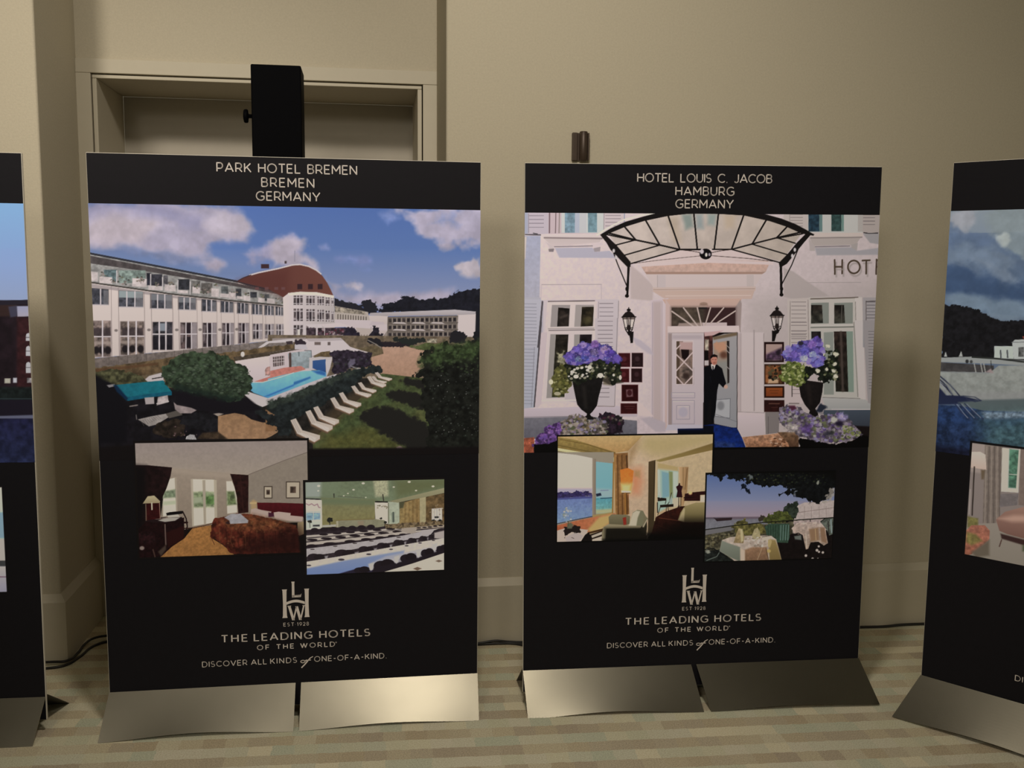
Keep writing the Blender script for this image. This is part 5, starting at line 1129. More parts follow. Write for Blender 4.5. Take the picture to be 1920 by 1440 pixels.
    P.blobs([(870,560),(900,430),(1100,440),(1110,620),(960,630)], [(150,160,88),(186,190,130),(90,100,50),(206,206,160),(120,134,70)], 110, 8, 20, seed=62, a=.8)
    f2 = [(880,340),(930,280),(1010,240),(1080,210),(1160,200),(1220,170),(1270,200),(1290,290),(1310,350),(1290,440),(1240,470),(1160,430),(1080,400),(980,410),(900,390)]
    P.fill(f2, (108,94,160), rag=4, rs=8, tex=.3)
    P.blobs(f2, [(136,120,192),(156,136,200),(116,108,184),(150,150,206),(96,84,150),(172,160,210)], 110, 14, 34, seed=63, a=.85)
    for x,y,r,c in ((1232,195,42,(112,92,166)),(1180,240,44,(150,120,190)),(1100,380,40,(176,178,206)),(1190,340,36,(170,176,214)),(1250,430,44,(138,132,206)),(1000,340,44,(136,116,190)),(1110,300,44,(120,112,196)),(940,310,36,(146,134,190))): P.ell(x,y,r,r*.85,c, soft=4, rag=2.5, rs=5, tex=.2, ts=4)
    P.ell(1070,228,26,20,(70,66,76), soft=3)
    P.fill([(845,940),(870,880),(920,850),(1050,870),(1140,930),(1230,960),(1330,940),(1440,915),(1540,980),(1600,1040),(1700,1140),(1560,1200),(1300,1235),(1180,1200),(1050,1150),(920,1080),(860,1010)], (130,120,128), rag=4, rs=8, tex=.4, ts=7)
    P.blobs([(860,940),(920,860),(1050,880),(1200,960),(1440,930),(1660,1130),(1500,1200),(1250,1210),(920,1060)], [(176,164,172),(150,130,170),(120,122,92),(190,186,176),(96,84,96),(140,146,104),(164,156,190),(110,90,140)], 260, 9, 24, seed=64, a=.8)
    P.ell(980,1060,80,60,(186,178,166), soft=16, rag=5, tex=.3, a=.7); P.ell(1130,1080,60,40,(112,86,144), soft=14, rag=5, tex=.3, a=.8); P.ell(1480,970,50,36,(160,150,186), soft=10, rag=4, tex=.3); P.ell(1400,1000,34,28,(196,194,180), soft=6, rag=3); P.ell(1450,1030,36,24,(56,46,70), soft=8); P.blobs([(1500,1020),(1690,1140),(1480,1190)], [(150,156,96),(176,176,140),(120,128,80)], 60, 8, 18, seed=66)
    P.ell(1270,880,46,46,(60,66,80), soft=8, rag=4); P.ell(1350,1130,50,34,(60,60,66), soft=10, rag=4, a=.8)
    P.fill([(950,850),(1010,850),(1030,880),(980,900)], (110,60,80), soft=5)
    # canopy over everything
    g()
    glass = [(900,300),(1060,228),(1270,168),(1500,125),(1760,108),(2010,106),(2260,122),(2490,163),(2700,230),(2850,292),(2770,400),(2640,590),(2140,465),(1800,465),(1620,465),(1120,610),(980,420)]
    P.fill(glass, (200,188,174), (190,178,160), grad='h', a=.85, tex=.05, ts=22)
    P.fill([(1640,115),(1740,110),(1760,240),(1680,270)], (130,150,142), soft=14, a=.7); P.fill([(1780,115),(1850,112),(1860,260),(1790,260)], (140,160,160), soft=14, a=.6); P.fill([(1900,112),(1990,112),(1970,230),(1900,220)], (140,164,158), soft=14, a=.6); P.fill([(2060,120),(2180,125),(2160,250),(2080,260)], (196,178,150), soft=18, a=.6); P.fill([(1500,150),(1600,140),(1640,400),(1560,380)], (184,168,140), soft=20, a=.5)
    P.fill([(1620,470),(2140,470),(2560,570),(2500,585),(1900,572),(1240,600)], (214,196,186), soft=4, a=.7)
    K = (38,32,30)
    P.line([(795,322),(900,255),(1060,172),(1230,128),(1370,108)], 16, (220,214,210)); 
    P.fill([(830,318),(930,258),(1080,190),(1260,138),(1390,104),(1560,96),(2250,96),(2360,104),(2480,116),(2640,160),(2780,215),(2880,268),(2950,310),(2960,330),(2900,322),(2830,305),(2680,238),(2520,185),(2260,128),(1900,106),(1700,112),(1500,134),(1270,182),(1080,240),(920,306),(870,340)], K)
    P.line([(2880,285),(2960,318)], 10, K)
    for a, b in (((1070,240),(1182,372)),((1280,175),(1420,418)),((1505,130),(1622,466)),((1762,110),(1797,465)),((2008,108),(1966,465)),((2260,125),(2140,462)),((2490,165),(2345,412)),((2700,232),(2590,350))): P.line([a, b], 18, K)
    P.line([(905,302),(1180,372),(1420,422),(1620,468),(1830,468)], 18, K); P.line([(1950,466),(2140,466),(2345,412),(2590,350),(2850,290)], 16, K)
    for a, b in (((975,425),(1180,372)),((1050,530),(1420,424)),((1120,612),(1620,470)),((2775,405),(2590,350)),((2700,520),(2345,414)),((2630,600),(2140,466)),((900,320),(1150,372)),((2850,310),(2620,350))): P.line([a, b], 14, K)
    P.fill([(825,320),(880,318),(990,425),(1130,590),(1130,640),(1095,640),(930,470),(890,400)], (44,36,34)); P.fill([(2880,310),(2930,320),(2860,400),(2690,610),(2620,650),(2610,600),(2700,510),(2790,400)], (40,34,32))
    P.line([(1112,610),(1098,920)], 26, K); P.line([(950,470),(1000,610),(1096,838)], 12, K); P.ell(1094,930,20,18,K); P.ell(1095,860,17,24,K)
    P.line([(2630,600),(2636,900)], 28, K); P.line([(2820,420),(2740,620),(2645,805)], 12, K); P.ell(2637,918,20,18,K); P.ell(2638,860,16,24,K)
    for x, y in ((962,480),(985,545),(2770,470),(2745,530)): P.ell(x,y,13,20,(206,200,196), soft=2.5)
    P.line([(1620,470),(1740,482),(1840,500)], 7, (80,66,58)); P.line([(1130,610),(1400,575),(1830,530)], 5, (90,76,68)); P.line([(2140,468),(2030,480),(1930,500)], 7, (80,66,58)); P.line([(1930,528),(2300,556),(2600,590)], 6, (80,66,58))
    P.ell(1880,512,62,54,(30,24,26)); P.ell(1842,488,20,24,(206,196,196), soft=3); P.ell(1886,520,12,20,(220,214,216), soft=2); P.ell(1918,518,12,16,(170,160,164), soft=2)
    # black below the picture's stepped foot
    J(); P.fill([(1055,1165),(1200,1205),(1420,1235),(1570,1205),(1690,1150),(1800,1160),(1800,1340),(1055,1340)], (18,15,16), rag=2, soft=2)
    I(); P.fill([(168,1240),(300,1232),(400,1200),(420,1340),(168,1340)], (18,15,16), rag=1.5, soft=2)
    P.frame(0,0,1)
    P.fill([(1001,846),(1060,840),(1060,870),(1001,870)], INKBLACK[2]); P.fill([(1336,837.5),(1640,835),(1640,870),(1336,870)], INKBLACK[2], soft=1.2)
    P.sheet('main_picture', BOARDS[2], .0005, GAIN[2], 1.42, (.985,.96,.915), .84)

# --- harbour room and terrace ----------------------------------------------------
def harbour_room():
    P = bordered(2, (1046,819.5), (1336.5,814.5), (1330,1008), (1045,1014.5), 3, 4, 4, 3, 950, INKBLACK[2])
    P.frame(1030,800,6.)
    P.rect(60,60,1880,1320,(206,184,150))
    P.fill([(60,100),(1070,80),(890,268),(740,296),(400,200),(60,120)], (206,178,126), (196,158,104), tex=.04)
    P.fill([(60,110),(300,150),(740,285),(740,345),(400,290),(60,235)], (172,150,88), (146,122,70), tex=.08); P.line([(120,140),(430,200),(740,300)], 8, (132,106,58)); P.line([(60,200),(400,270),(730,332)], 10, (130,112,62))
    P.fill([(60,232),(400,292),(735,345),(735,385),(400,330),(60,268)], (222,212,166), (196,190,130)); P.line([(95,276),(300,312),(480,345)], 16, (150,138,104))
    P.fill([(885,268),(1060,85),(1860,70),(1860,180),(1260,352),(1115,392),(1112,1120),(880,1010)], (214,190,160), (206,180,152), tex=.04)
    P.fill([(1060,85),(1860,70),(1860,190),(1300,345),(1150,330),(1000,240)], (190,172,120), soft=50, a=.75); P.fill([(885,265),(1000,150),(960,300),(900,420)], (160,126,80), soft=30, a=.6)
    P.fill([(1190,378),(1500,290),(1860,175),(1860,262),(1500,340),(1240,395)], (140,116,66), (168,148,92), grad='v', soft=4)
    # window
    P.rect(60,285,720,1110,(168,158,140))
    P.fill([(60,290),(300,315),(482,352),(482,760),(60,760)], (228,210,218), (224,204,214)); P.fill([(60,690),(482,690),(482,740),(60,745)], (186,176,200), soft=10); P.fill([(60,738),(130,725),(240,740),(300,722),(482,735),(482,775),(300,795),(60,815)], (76,66,116), rag=3, rs=6, tex=.3); P.fill([(60,800),(482,775),(482,815),(60,835)], (96,100,160), soft=5)
    P.fill([(60,820),(482,800),(482,1005),(60,1085)], (128,146,196), (140,166,200), tex=.08, ts=5)
    P.fill([(520,390),(718,412),(705,965),(520,970)], (140,188,212), (130,186,206)); P.fill([(520,690),(710,700),(705,790),(520,790)], (164,190,204), soft=12); P.fill([(520,800),(708,790),(704,965),(520,970)], (104,172,186), (140,190,180), tex=.08); P.fill([(520,930),(704,920),(704,968),(520,972)], (190,190,150), soft=8)
    P.fill([(520,752),(575,740),(586,770),(530,782)], (50,60,84), soft=2); P.line([(575,802),(700,795)], 12, (70,100,120)); P.line([(575,715),(660,712)], 10, (140,150,176))
    P.fill([(482,352),(522,360),(522,1000),(482,1005)], (172,160,142), (150,134,116), grad='h'); P.line([(60,1092),(300,1040),(480,1005)], 12, (92,88,96)); P.fill([(480,990),(710,955),(712,985),(490,1020)], (182,158,104)); P.line([(720,400),(708,975)], 18, (176,138,76))
    # curtain and lamp
    P.fill([(722,300),(880,290),(895,980),(745,990)], (168,126,76), (150,108,64), grad='h', tex=.1)
    for x in (765,812,866): P.line([(x,320),(x+8,980)], 15, (112,76,42), a=.75)
    P.line([(738,320),(735,960)], 16, (200,156,94), a=.7); P.line([(862,330),(876,470)], 12, (96,70,44))
    P.fill([(900,500),(1010,480),(1035,620),(1000,740),(905,740)], (232,140,96), soft=50, a=.75); P.fill([(950,490),(1020,490),(1015,570),(950,560)], (176,150,100), soft=12, a=.6)
    P.fill([(792,482),(880,462),(945,492),(930,640),(910,738),(808,732)], (226,138,58), (236,150,70), tex=.05); P.fill([(800,640),(925,640),(908,738),(808,732)], (255,212,146), soft=20); P.fill([(806,715),(912,720),(908,742),(810,738)], (255,236,190), soft=4); P.line([(812,744),(905,742)], 10, (110,70,36))
    P.line([(852,748),(856,975)], 28, (176,128,66)); P.line([(862,748),(868,975)], 8, (110,76,40))
    # low wall, rug
    P.fill([(60,1110),(300,1052),(490,1012),(730,965),(760,985),(680,1080),(600,1120),(460,1180),(60,1180)], (198,116,80), (204,140,96), grad='h', tex=.06); P.fill([(560,1010),(700,980),(670,1080),(600,1130),(470,1185),(430,1150)], (206,178,116), soft=10); P.line([(440,1190),(600,1150)], 26, (96,66,36))
    P.fill([(440,1210),(600,1160),(620,1300),(440,1300)], (60,44,34)); P.fill([(470,1220),(590,1175),(590,1205),(480,1245)], (200,188,170), soft=2); P.fill([(480,1260),(590,1225),(590,1280),(480,1285)], (206,192,174), soft=2)
    # armchair
    P.fill([(620,1120),(1010,1120),(1090,1030),(1100,1200),(1080,1310),(600,1310)], (58,52,38), tex=.1)
    P.fill([(664,1010),(700,980),(860,985),(905,1000),(900,1090),(820,1110),(670,1090)], (146,138,108), (120,112,84)); P.fill([(590,1180),(610,1120),(680,1090),(880,1100),(1040,1108),(1020,1135),(640,1140),(625,1290),(588,1290)], (168,156,124), soft=2.5); P.fill([(900,1105),(935,960),(985,930),(1050,940),(1080,1000),(1060,1110)], (140,136,108)); P.fill([(890,1108),(935,965),(975,938),(1020,945),(990,1020),(975,1110)], (206,196,172), soft=4); P.fill([(822,1020),(860,1010),(864,1095),(832,1100)], (168,62,46), soft=3); P.fill([(1060,980),(1108,1030),(1060,1130),(1045,1110)], (140,132,104), soft=3); P.line([(1095,1040),(1050,1120)], 12, (190,176,150)); P.line([(1108,1080),(1090,1210)], 16, (190,168,136))
    P.fill([(625,1140),(1020,1135),(1080,1200),(1080,1310),(620,1310)], (36,32,24), soft=20, a=.9)
    # table with flowers
    P.fill([(60,1170),(210,1125),(435,1155),(370,1290),(60,1300)], (206,190,176)); P.fill([(180,1240),(300,1180),(380,1220),(330,1285),(190,1285)], (196,182,176), soft=3); P.fill([(165,1125),(250,1105),(350,1120),(352,1180),(300,1195),(240,1185),(170,1240)], (50,40,38), rag=3, rs=5); P.fill([(350,1290),(400,1210),(440,1180),(470,1230),(470,1290)], (34,28,26)); P.fill([(200,1090),(240,1070),(270,1100),(250,1140),(200,1140)], (120,120,98), soft=4); P.blobs([(150,960),(200,900),(250,950),(260,1060),(170,1070)], [(206,200,200),(180,178,150),(150,160,150)], 30, 6, 14, seed=4, a=.7); P.line([(215,1060),(212,1110)], 9, (100,104,70)); P.line([(250,1240),(275,1250)], 8, (110,96,90))
    # opening to the bedroom
    P.fill([(1112,392),(1190,372),(1190,1180),(1105,1215)], (104,86,58), (84,70,48)); P.line([(1195,385),(1180,1050)], 13, (206,186,148)); P.line([(1180,395),(1168,1040)], 8, (60,48,32))
    P.fill([(1208,400),(1260,392),(1500,335),(1860,255),(1860,780),(1490,900),(1208,1000)], (206,184,148), tex=.04); P.fill([(1210,430),(1450,470),(1460,800),(1215,990)], (196,184,150)); P.fill([(1215,480),(1440,500),(1440,840),(1215,960)], (176,198,184)); P.fill([(1260,500),(1345,520),(1345,780),(1265,800)], (140,178,186), soft=6); P.fill([(1340,500),(1385,505),(1385,800),(1350,800)], (150,158,110), soft=5); P.fill([(1385,500),(1445,510),(1440,700),(1390,800)], (196,204,190), soft=4); P.line([(1225,490),(1232,760)], 26, (196,204,206)); P.fill([(1215,405),(1440,450),(1440,490),(1215,460)], (196,174,124), soft=4)
    P.fill([(1448,450),(1560,450),(1545,720),(1500,900),(1470,880),(1470,640)], (214,180,136), (176,140,98), grad='h'); P.line([(1500,460),(1500,700)], 10, (150,118,76), a=.7); P.line([(1545,470),(1520,700)], 14, (140,110,72), a=.7)
    P.fill([(1195,1010),(1300,950),(1480,890),(1860,870),(1860,1260),(1100,1250),(1150,1180)], (78,36,24), (44,22,18), tex=.2); P.line([(1215,975),(1310,940)], 12, (206,170,130)); P.line([(1230,1020),(1480,1055)], 9, (120,68,46)); P.line([(1200,1100),(1600,1240)], 6, (96,50,36), a=.6); P.fill([(1380,800),(1460,790),(1440,890),(1380,900)], (206,196,170), soft=6)
    P.fill([(1212,790),(1310,800),(1312,826),(1215,835)], (56,44,34)); P.line([(1308,830),(1300,860)], 9, (56,44,34)); P.line([(1370,740),(1345,840),(1320,880)], 9, (60,48,36)); P.fill([(1340,840),(1375,750),(1375,870)], (170,184,176), soft=3); P.fill([(1240,875),(1390,865),(1392,895),(1240,905)], (50,36,28)); P.line([(1245,895),(1215,990)], 8, (60,44,34)); P.line([(1330,900),(1338,960)], 8, (60,44,34)); P.line([(1312,900),(1310,945)], 8, (60,44,34)); P.line([(1212,850),(1212,960)], 13, (60,44,34)); P.line([(1240,740),(1245,790)], 18, (190,196,190))
    P.fill([(1420,672),(1446,655),(1452,630),(1464,632),(1468,655),(1495,668),(1482,720),(1492,790),(1422,790),(1436,720)], (66,26,36)); P.line([(1452,790),(1450,900)], 9, (46,30,28)); P.line([(1476,790),(1474,900)], 8, (46,30,28)); P.line([(1435,915),(1452,880),(1476,915)], 9, (60,34,30))
    P.fill([(1520,750),(1600,735),(1745,720),(1745,760),(1690,765),(1690,830),(1510,830)], (66,28,28), tex=.1); P.ell(1580,742,22,20,(250,200,140), soft=5); P.line([(1510,795),(1620,790)], 12, (50,22,22)); P.fill([(1700,770),(1860,760),(1860,850),(1690,840)], (214,200,180), soft=3)
    P.fill([(1440,1045),(1470,960),(1520,890),(1640,850),(1860,845),(1860,1070),(1500,1068)], (176,160,114), (120,108,70)); P.fill([(1445,1045),(1505,905),(1520,920),(1510,1062)], (198,182,140), soft=4)
    P.fill([(1500,1060),(1860,1060),(1860,1320),(1100,1320),(1100,1225)], (22,14,13), soft=50); P.fill([(1100,1200),(1860,1225),(1860,1320),(1090,1320)], INKBLACK[2], soft=16)
    P.fill([(600,1262),(1110,1255),(1110,1320),(600,1320)], INKBLACK[2], soft=14)
    trim_to(P); P.sheet('sitting_room_picture', BOARDS[2], .0009, GAIN_LOW[2], 1.3, (.93,.92,.88), .85)
def terrace():
    P = bordered(2, (1325.5,888), (1563.5,886.5), (1559.5,1047), (1322,1050.5), 4, 4, 2, 2, 1000, INKBLACK[2])
    P.frame(1300,860,6.857)
    P.fill([(120,160),(1850,150),(1850,560),(120,560)], (92,116,178), (146,150,186)); P.fill([(120,540),(1850,540),(1850,770),(120,770)], (148,148,182), (178,152,168), soft=6)
    P.fill([(120,755),(1000,750),(1000,960),(120,1000)], (128,124,138), (146,146,160), tex=.05); P.fill([(120,750),(480,745),(900,745),(900,765),(120,772)], (106,94,110), soft=4)
    P.fill([(255,750),(285,762),(500,752),(488,785),(300,800)], (62,44,50)); P.fill([(490,745),(840,742),(840,765),(500,770)], (124,106,122), soft=3)
    P.fill([(830,760),(860,725),(920,735),(920,790),(840,800)], (74,64,56), rag=3, rs=5)
    P.fill([(1330,600),(1420,560),(1830,530),(1830,790),(1280,800)], (196,178,178), tex=.05); P.line([(1330,690),(1800,625)], 7, (150,126,126)); 
    for x in (1420,1510,1610,1700): P.line([(x,610),(x,760)], 6, (160,140,140))
    P.fill([(1140,690),(1160,620),(1240,560),(1330,545),(1345,720),(1280,790)], (54,62,52), rag=4, rs=7, tex=.4); P.fill([(880,810),(960,720),(1080,670),(1180,680),(1260,740),(1290,790),(1000,830)], (86,92,44), rag=4, rs=7, tex=.4)
    P.blobs([(920,760),(1080,680),(1240,740),(1260,800),(960,810)], [(112,114,56),(70,76,38),(96,104,56)], 50, 8, 20, seed=3, a=.7)
    P.fill([(120,960),(340,930),(560,870),(920,840),(1300,800),(1800,770),(1850,1310),(120,1330)], (92,86,68), rag=2, tex=.4, ts=9)
    P.fill([(130,910),(560,840),(600,860),(480,920),(130,980)], (126,122,128), soft=3); P.fill([(500,880),(580,780),(660,770),(700,840),(900,830),(930,960),(560,980)], (110,102,56), rag=4, tex=.45, ts=7)
    P.blobs([(140,1000),(500,930),(520,1000),(340,1060),(150,1180)], [(120,110,76),(70,62,48),(150,140,110),(56,50,40)], 90, 8, 22, seed=5, a=.7)
    P.fill([(1290,790),(1800,765),(1830,980),(1270,960)], (186,164,164), rag=2, tex=.15)
    # dark ground on the right
    P.fill([(1060,1060),(1260,960),(1800,900),(1850,1330),(1080,1330)], (32,23,23), tex=.2)
    P.fill([(130,1180),(330,1160),(420,1240),(560,1330),(120,1330)], (40,44,42), tex=.4); P.line([(150,1160),(260,1150),(340,1200),(430,1250)], 18, (26,28,28)); P.line([(170,1300),(300,1250),(330,1200)], 14, (120,130,124), a=.8); P.ell(180,1190,30,20,(160,160,150), soft=6, rag=3)
    # striped chair
    P.fill([(915,870),(960,835),(1080,830),(1230,830),(1232,1000),(1210,1075),(1060,1070),(1040,1000),(940,990)], (66,92,76), tex=.1)
    for k in range(9): P.line([(955+k*33,850),(960+k*31,1040)], 11, (130,158,156) if k > 4 else (44,66,52), a=.8)
    # tables
    P.fill([(335,1180),(365,1040),(480,1000),(700,985),(980,980),(1060,1030),(1090,1140),(1135,1320),(555,1330),(470,1260)], (196,176,166), tex=.10, ts=8)
    P.fill([(335,1180),(365,1045),(450,1080),(600,1130),(610,1320),(470,1260)], (146,150,138), (122,126,114), soft=4); P.fill([(640,1170),(760,1130),(940,1130),(960,1320),(640,1320)], (166,126,98), (144,108,82), soft=7, tex=.1); P.fill([(600,1140),(660,1170),(660,1320),(600,1320)], (210,186,170), soft=6); P.fill([(960,1030),(1050,1040),(1090,1150),(1135,1320),(975,1310)], (170,146,92), (140,116,70), soft=6)
    P.fill([(515,1075),(550,960),(580,885),(620,900),(655,990),(640,1080)], (186,164,124), (160,134,96), tex=.12, soft=2.5); P.fill([(740,1010),(780,900),(820,880),(850,930),(860,1010),(800,1050)], (184,168,130), tex=.1, soft=2.5); P.fill([(600,900),(630,900),(640,1050),(610,1070)], (206,190,150), soft=5)
    P.blobs([(640,1020),(900,990),(980,1060),(900,1120),(660,1120)], [(206,190,186),(180,160,150),(150,130,116),(214,204,200)], 46, 8, 22, seed=7, a=.7); P.fill([(880,1000),(1000,985),(1040,1020),(930,1040),(880,1060)], (206,190,178), soft=3); P.line([(880,1000),(1000,980)], 8, (90,80,70)); P.fill([(955,1050),(990,1020),(1005,1060),(980,1140),(955,1120)], (196,172,120), soft=3); P.ell(965,1180,26,22,(206,176,110), soft=4); P.line([(820,1290),(880,1140)], 8, (190,160,130))
    P.line([(930,1150),(960,1290)], 16, (110,82,56), a=.7)
    P.fill([(1255,890),(1330,820),(1560,805),(1690,850),(1700,960),(1722,1080),(1670,1110),(1600,1060),(1500,1070),(1470,1150),(1440,1160),(1400,980),(1290,950)], (200,176,170), (176,150,134), tex=.14, ts=7); P.fill([(1480,900),(1600,880),(1610,1040),(1500,1060)], (164,128,100), soft=8); P.line([(1440,960),(1450,1140)], 16, (214,196,184), a=.8); P.line([(1560,900),(1570,1040)], 12, (206,172,130), a=.8); P.fill([(1620,880),(1680,880),(1710,1080),(1640,1060)], (160,124,100), soft=6)
    P.line([(1280,975),(1340,950),(1395,980),(1400,1060)], 14, (30,26,28)); P.fill([(1290,990),(1380,975),(1385,1040),(1300,1030)], (120,124,120), soft=5)
    P.fill([(1620,800),(1680,760),(1790,750),(1790,960),(1740,980),(1700,900)], (110,116,108), tex=.3); P.line([(1630,810),(1690,760),(1790,752)], 12, (40,36,36)); P.line([(1760,780),(1770,940)], 20, (150,166,170)); P.line([(1725,800),(1735,960)], 14, (60,56,54))
    P.line([(120,912),(520,855),(900,815),(1300,785),(1800,752)], 15, (40,38,32)); P.line([(1495,770),(1497,800)], 10, (40,38,32))
    for x,y,r in ((1440,1238,17),(1526,1280,18),(1582,1170,18),(1605,1120,14),(1608,1190,14),(1657,1198,16),(1594,1274,8)): P.ell(x,y,r,r,(206,190,186), soft=3)
    # overhanging leaves
    lv = [(120,140),(1880,140),(1880,390),(1800,380),(1770,440),(1740,520),(1690,520),(1620,590),(1540,580),(1460,540),(1350,500),(1300,480),(1200,450),(1110,462),(1120,430),(1250,390),(1190,360),(1090,340),(960,358),(900,345),(780,320),(700,310),(650,270),(560,275),(460,245),(420,220),(340,268),(300,225),(250,200),(120,180)]
    P.fill(lv, (22,24,26), rag=6, rs=9, tex=.4, ts=7)
    P.fill([(610,330),(650,310),(690,370),(740,440),(700,440),(650,385),(615,390)], (26,34,50), rag=3, rs=5)
    P.blobs([(640,200),(1700,180),(1700,330),(1100,320),(700,300)], [(52,60,40),(34,42,36),(74,82,50),(26,34,40),(96,100,60)], 110, 6, 15, seed=9, a=.6)
    P.blobs([(1250,380),(1340,390),(1350,450),(1280,470)], [(120,130,150),(150,150,160)], 10, 8, 16, seed=10, a=.6); P.ell(1600,300,18,26,(150,150,140), soft=4, rag=3); P.ell(735,230,26,26,(110,116,120), soft=5, rag=4)
    P.fill([(1750,390),(1810,380),(1806,470),(1700,560),(1660,560)], (176,164,158), soft=3, rag=5, rs=6, a=.8)
    P.fill([(120,120),(1880,120),(1880,180),(120,172)], INKBLACK[2], soft=4); P.fill([(1320,130),(1880,130),(1880,330),(1820,300),(1700,230),(1400,200)], INKBLACK[2], soft=30, a=.85)
    P.fill([(1160,1285),(1860,1280),(1860,1340),(1160,1340)], INKBLACK[2], soft=10); P.fill([(1795,900),(1860,900),(1860,1340),(1775,1340)], INKBLACK[2], soft=6)
    trim_to(P); P.sheet('terrace_picture', BOARDS[2], .0013, GAIN_LOW[2], 1.2, (.93,.93,.86), .8)

# --- the board cut off at the left: brick building by water ----------------------
def brick_building():
    _, v1, _, v0 = rect_of(0, (0,380), (45,382.5), (69,866), (0,868))
    P = Print(0, (-.4995, v1, .4995, v0), 620, (40,28,30))
    P.frame(0,0,1)
    X = lambda u: u   # pixels of the photograph, running off to the left of its frame
    P.fill([(-860,300),(80,376),(80,470),(-860,470)], (122,166,196), (134,158,190)); P.fill([(-860,465),(80,465),(80,570),(-860,570)], (134,158,190), (150,160,176), soft=4)
    P.fill([(-860,560),(0,563),(80,560),(80,740),(-860,740)], (38,26,29), tex=.25, ts=14)
    P.fill([(0,563),(30,566),(30,592),(-200,594),(-200,570)], (58,40,34), soft=4); P.fill([(-30,562),(54,562),(54,570),(-30,572)], (42,36,42))
    P.fill([(29,573),(56,573),(56,592),(31,593)], (156,154,166), (170,160,160)); P.fill([(14,574),(30,572),(31,592),(18,594)], (70,66,76), soft=3)
    P.fill([(30,594),(58,594),(62,730),(30,730)], (60,30,30), soft=6, tex=.2)
    for k in range(-9, 1):
        for (y, hh) in ((628,10),(652,14),(682,16)):
            x = 50+k*92; wd = 7+hh*.16
            P.fill([(x-3,y),(x-2,y-3),(x+1.5,y-5),(x+5,y-3),(x+6,y),(x+6.3,y+hh),(x-3,y+hh)], (190,184,172)); P.line([(x-3,y+hh*.35),(x+6,y+hh*.35)], 1.3, (90,80,80))
        P.rect(x-1,707,x+9,716,(156,146,136), tex=.5, ts=4); P.rect(x-43,708,x-32,717,(186,178,150), soft=2); P.rect(x-27,707,x-20,716,(196,192,186), soft=2)
    P.fill([(-860,722),(64,724),(66,750),(-860,752)], (28,34,30), soft=5, tex=.3); P.line([(-860,745),(66,746)], 2, (52,62,60)); P.fill([(-860,748),(66,748),(66,778),(-860,780)], (32,26,34))
    P.fill([(-860,776),(0,778),(66,776),(66,783),(-860,786)], (104,104,116), soft=2.5)
    P.fill([(-860,783),(70,783),(72,870),(-860,880)], (34,34,58), (44,50,76), tex=.3, ts=9)
    P.frame(0,0,1); P.sheet('main_picture', BOARDS[0], .0005, GAIN[0])
    P = bordered(0, (-300,912), (1.5,921), (12,1103), (-270,1120), 4, 4, 3, 3, 620, INKBLACK[0])
    P.frame(0,0,1)
    P.fill([(-340,880),(30,880),(30,1012),(-340,1012)], (176,184,188), (160,176,180)); P.fill([(-340,1000),(30,1010),(30,1050),(-340,1050)], (168,160,146)); P.fill([(-20,960),(20,960),(20,1008),(-20,1008)], (120,146,156), soft=4); P.fill([(-340,1050),(30,1050),(30,1062),(-340,1070)], (60,60,58), soft=3); P.fill([(-340,1062),(30,1060),(30,1130),(-340,1140)], (172,164,166), (130,128,140)); P.line([(-60,1080),(20,1080)], 2, (110,76,90))
    P.fill([(-250,900),(-180,900),(-180,1000),(-250,1000)], (206,208,204)); P.fill([(-140,900),(-70,905),(-70,1000),(-140,1000)], (206,208,204)); P.fill([(-240,1020),(-60,1010),(-40,1080),(-260,1090)], (140,120,100), soft=3, tex=.1)
    trim_to(P); P.sheet('inset_picture', BOARDS[0], .0009, GAIN_LOW[0])

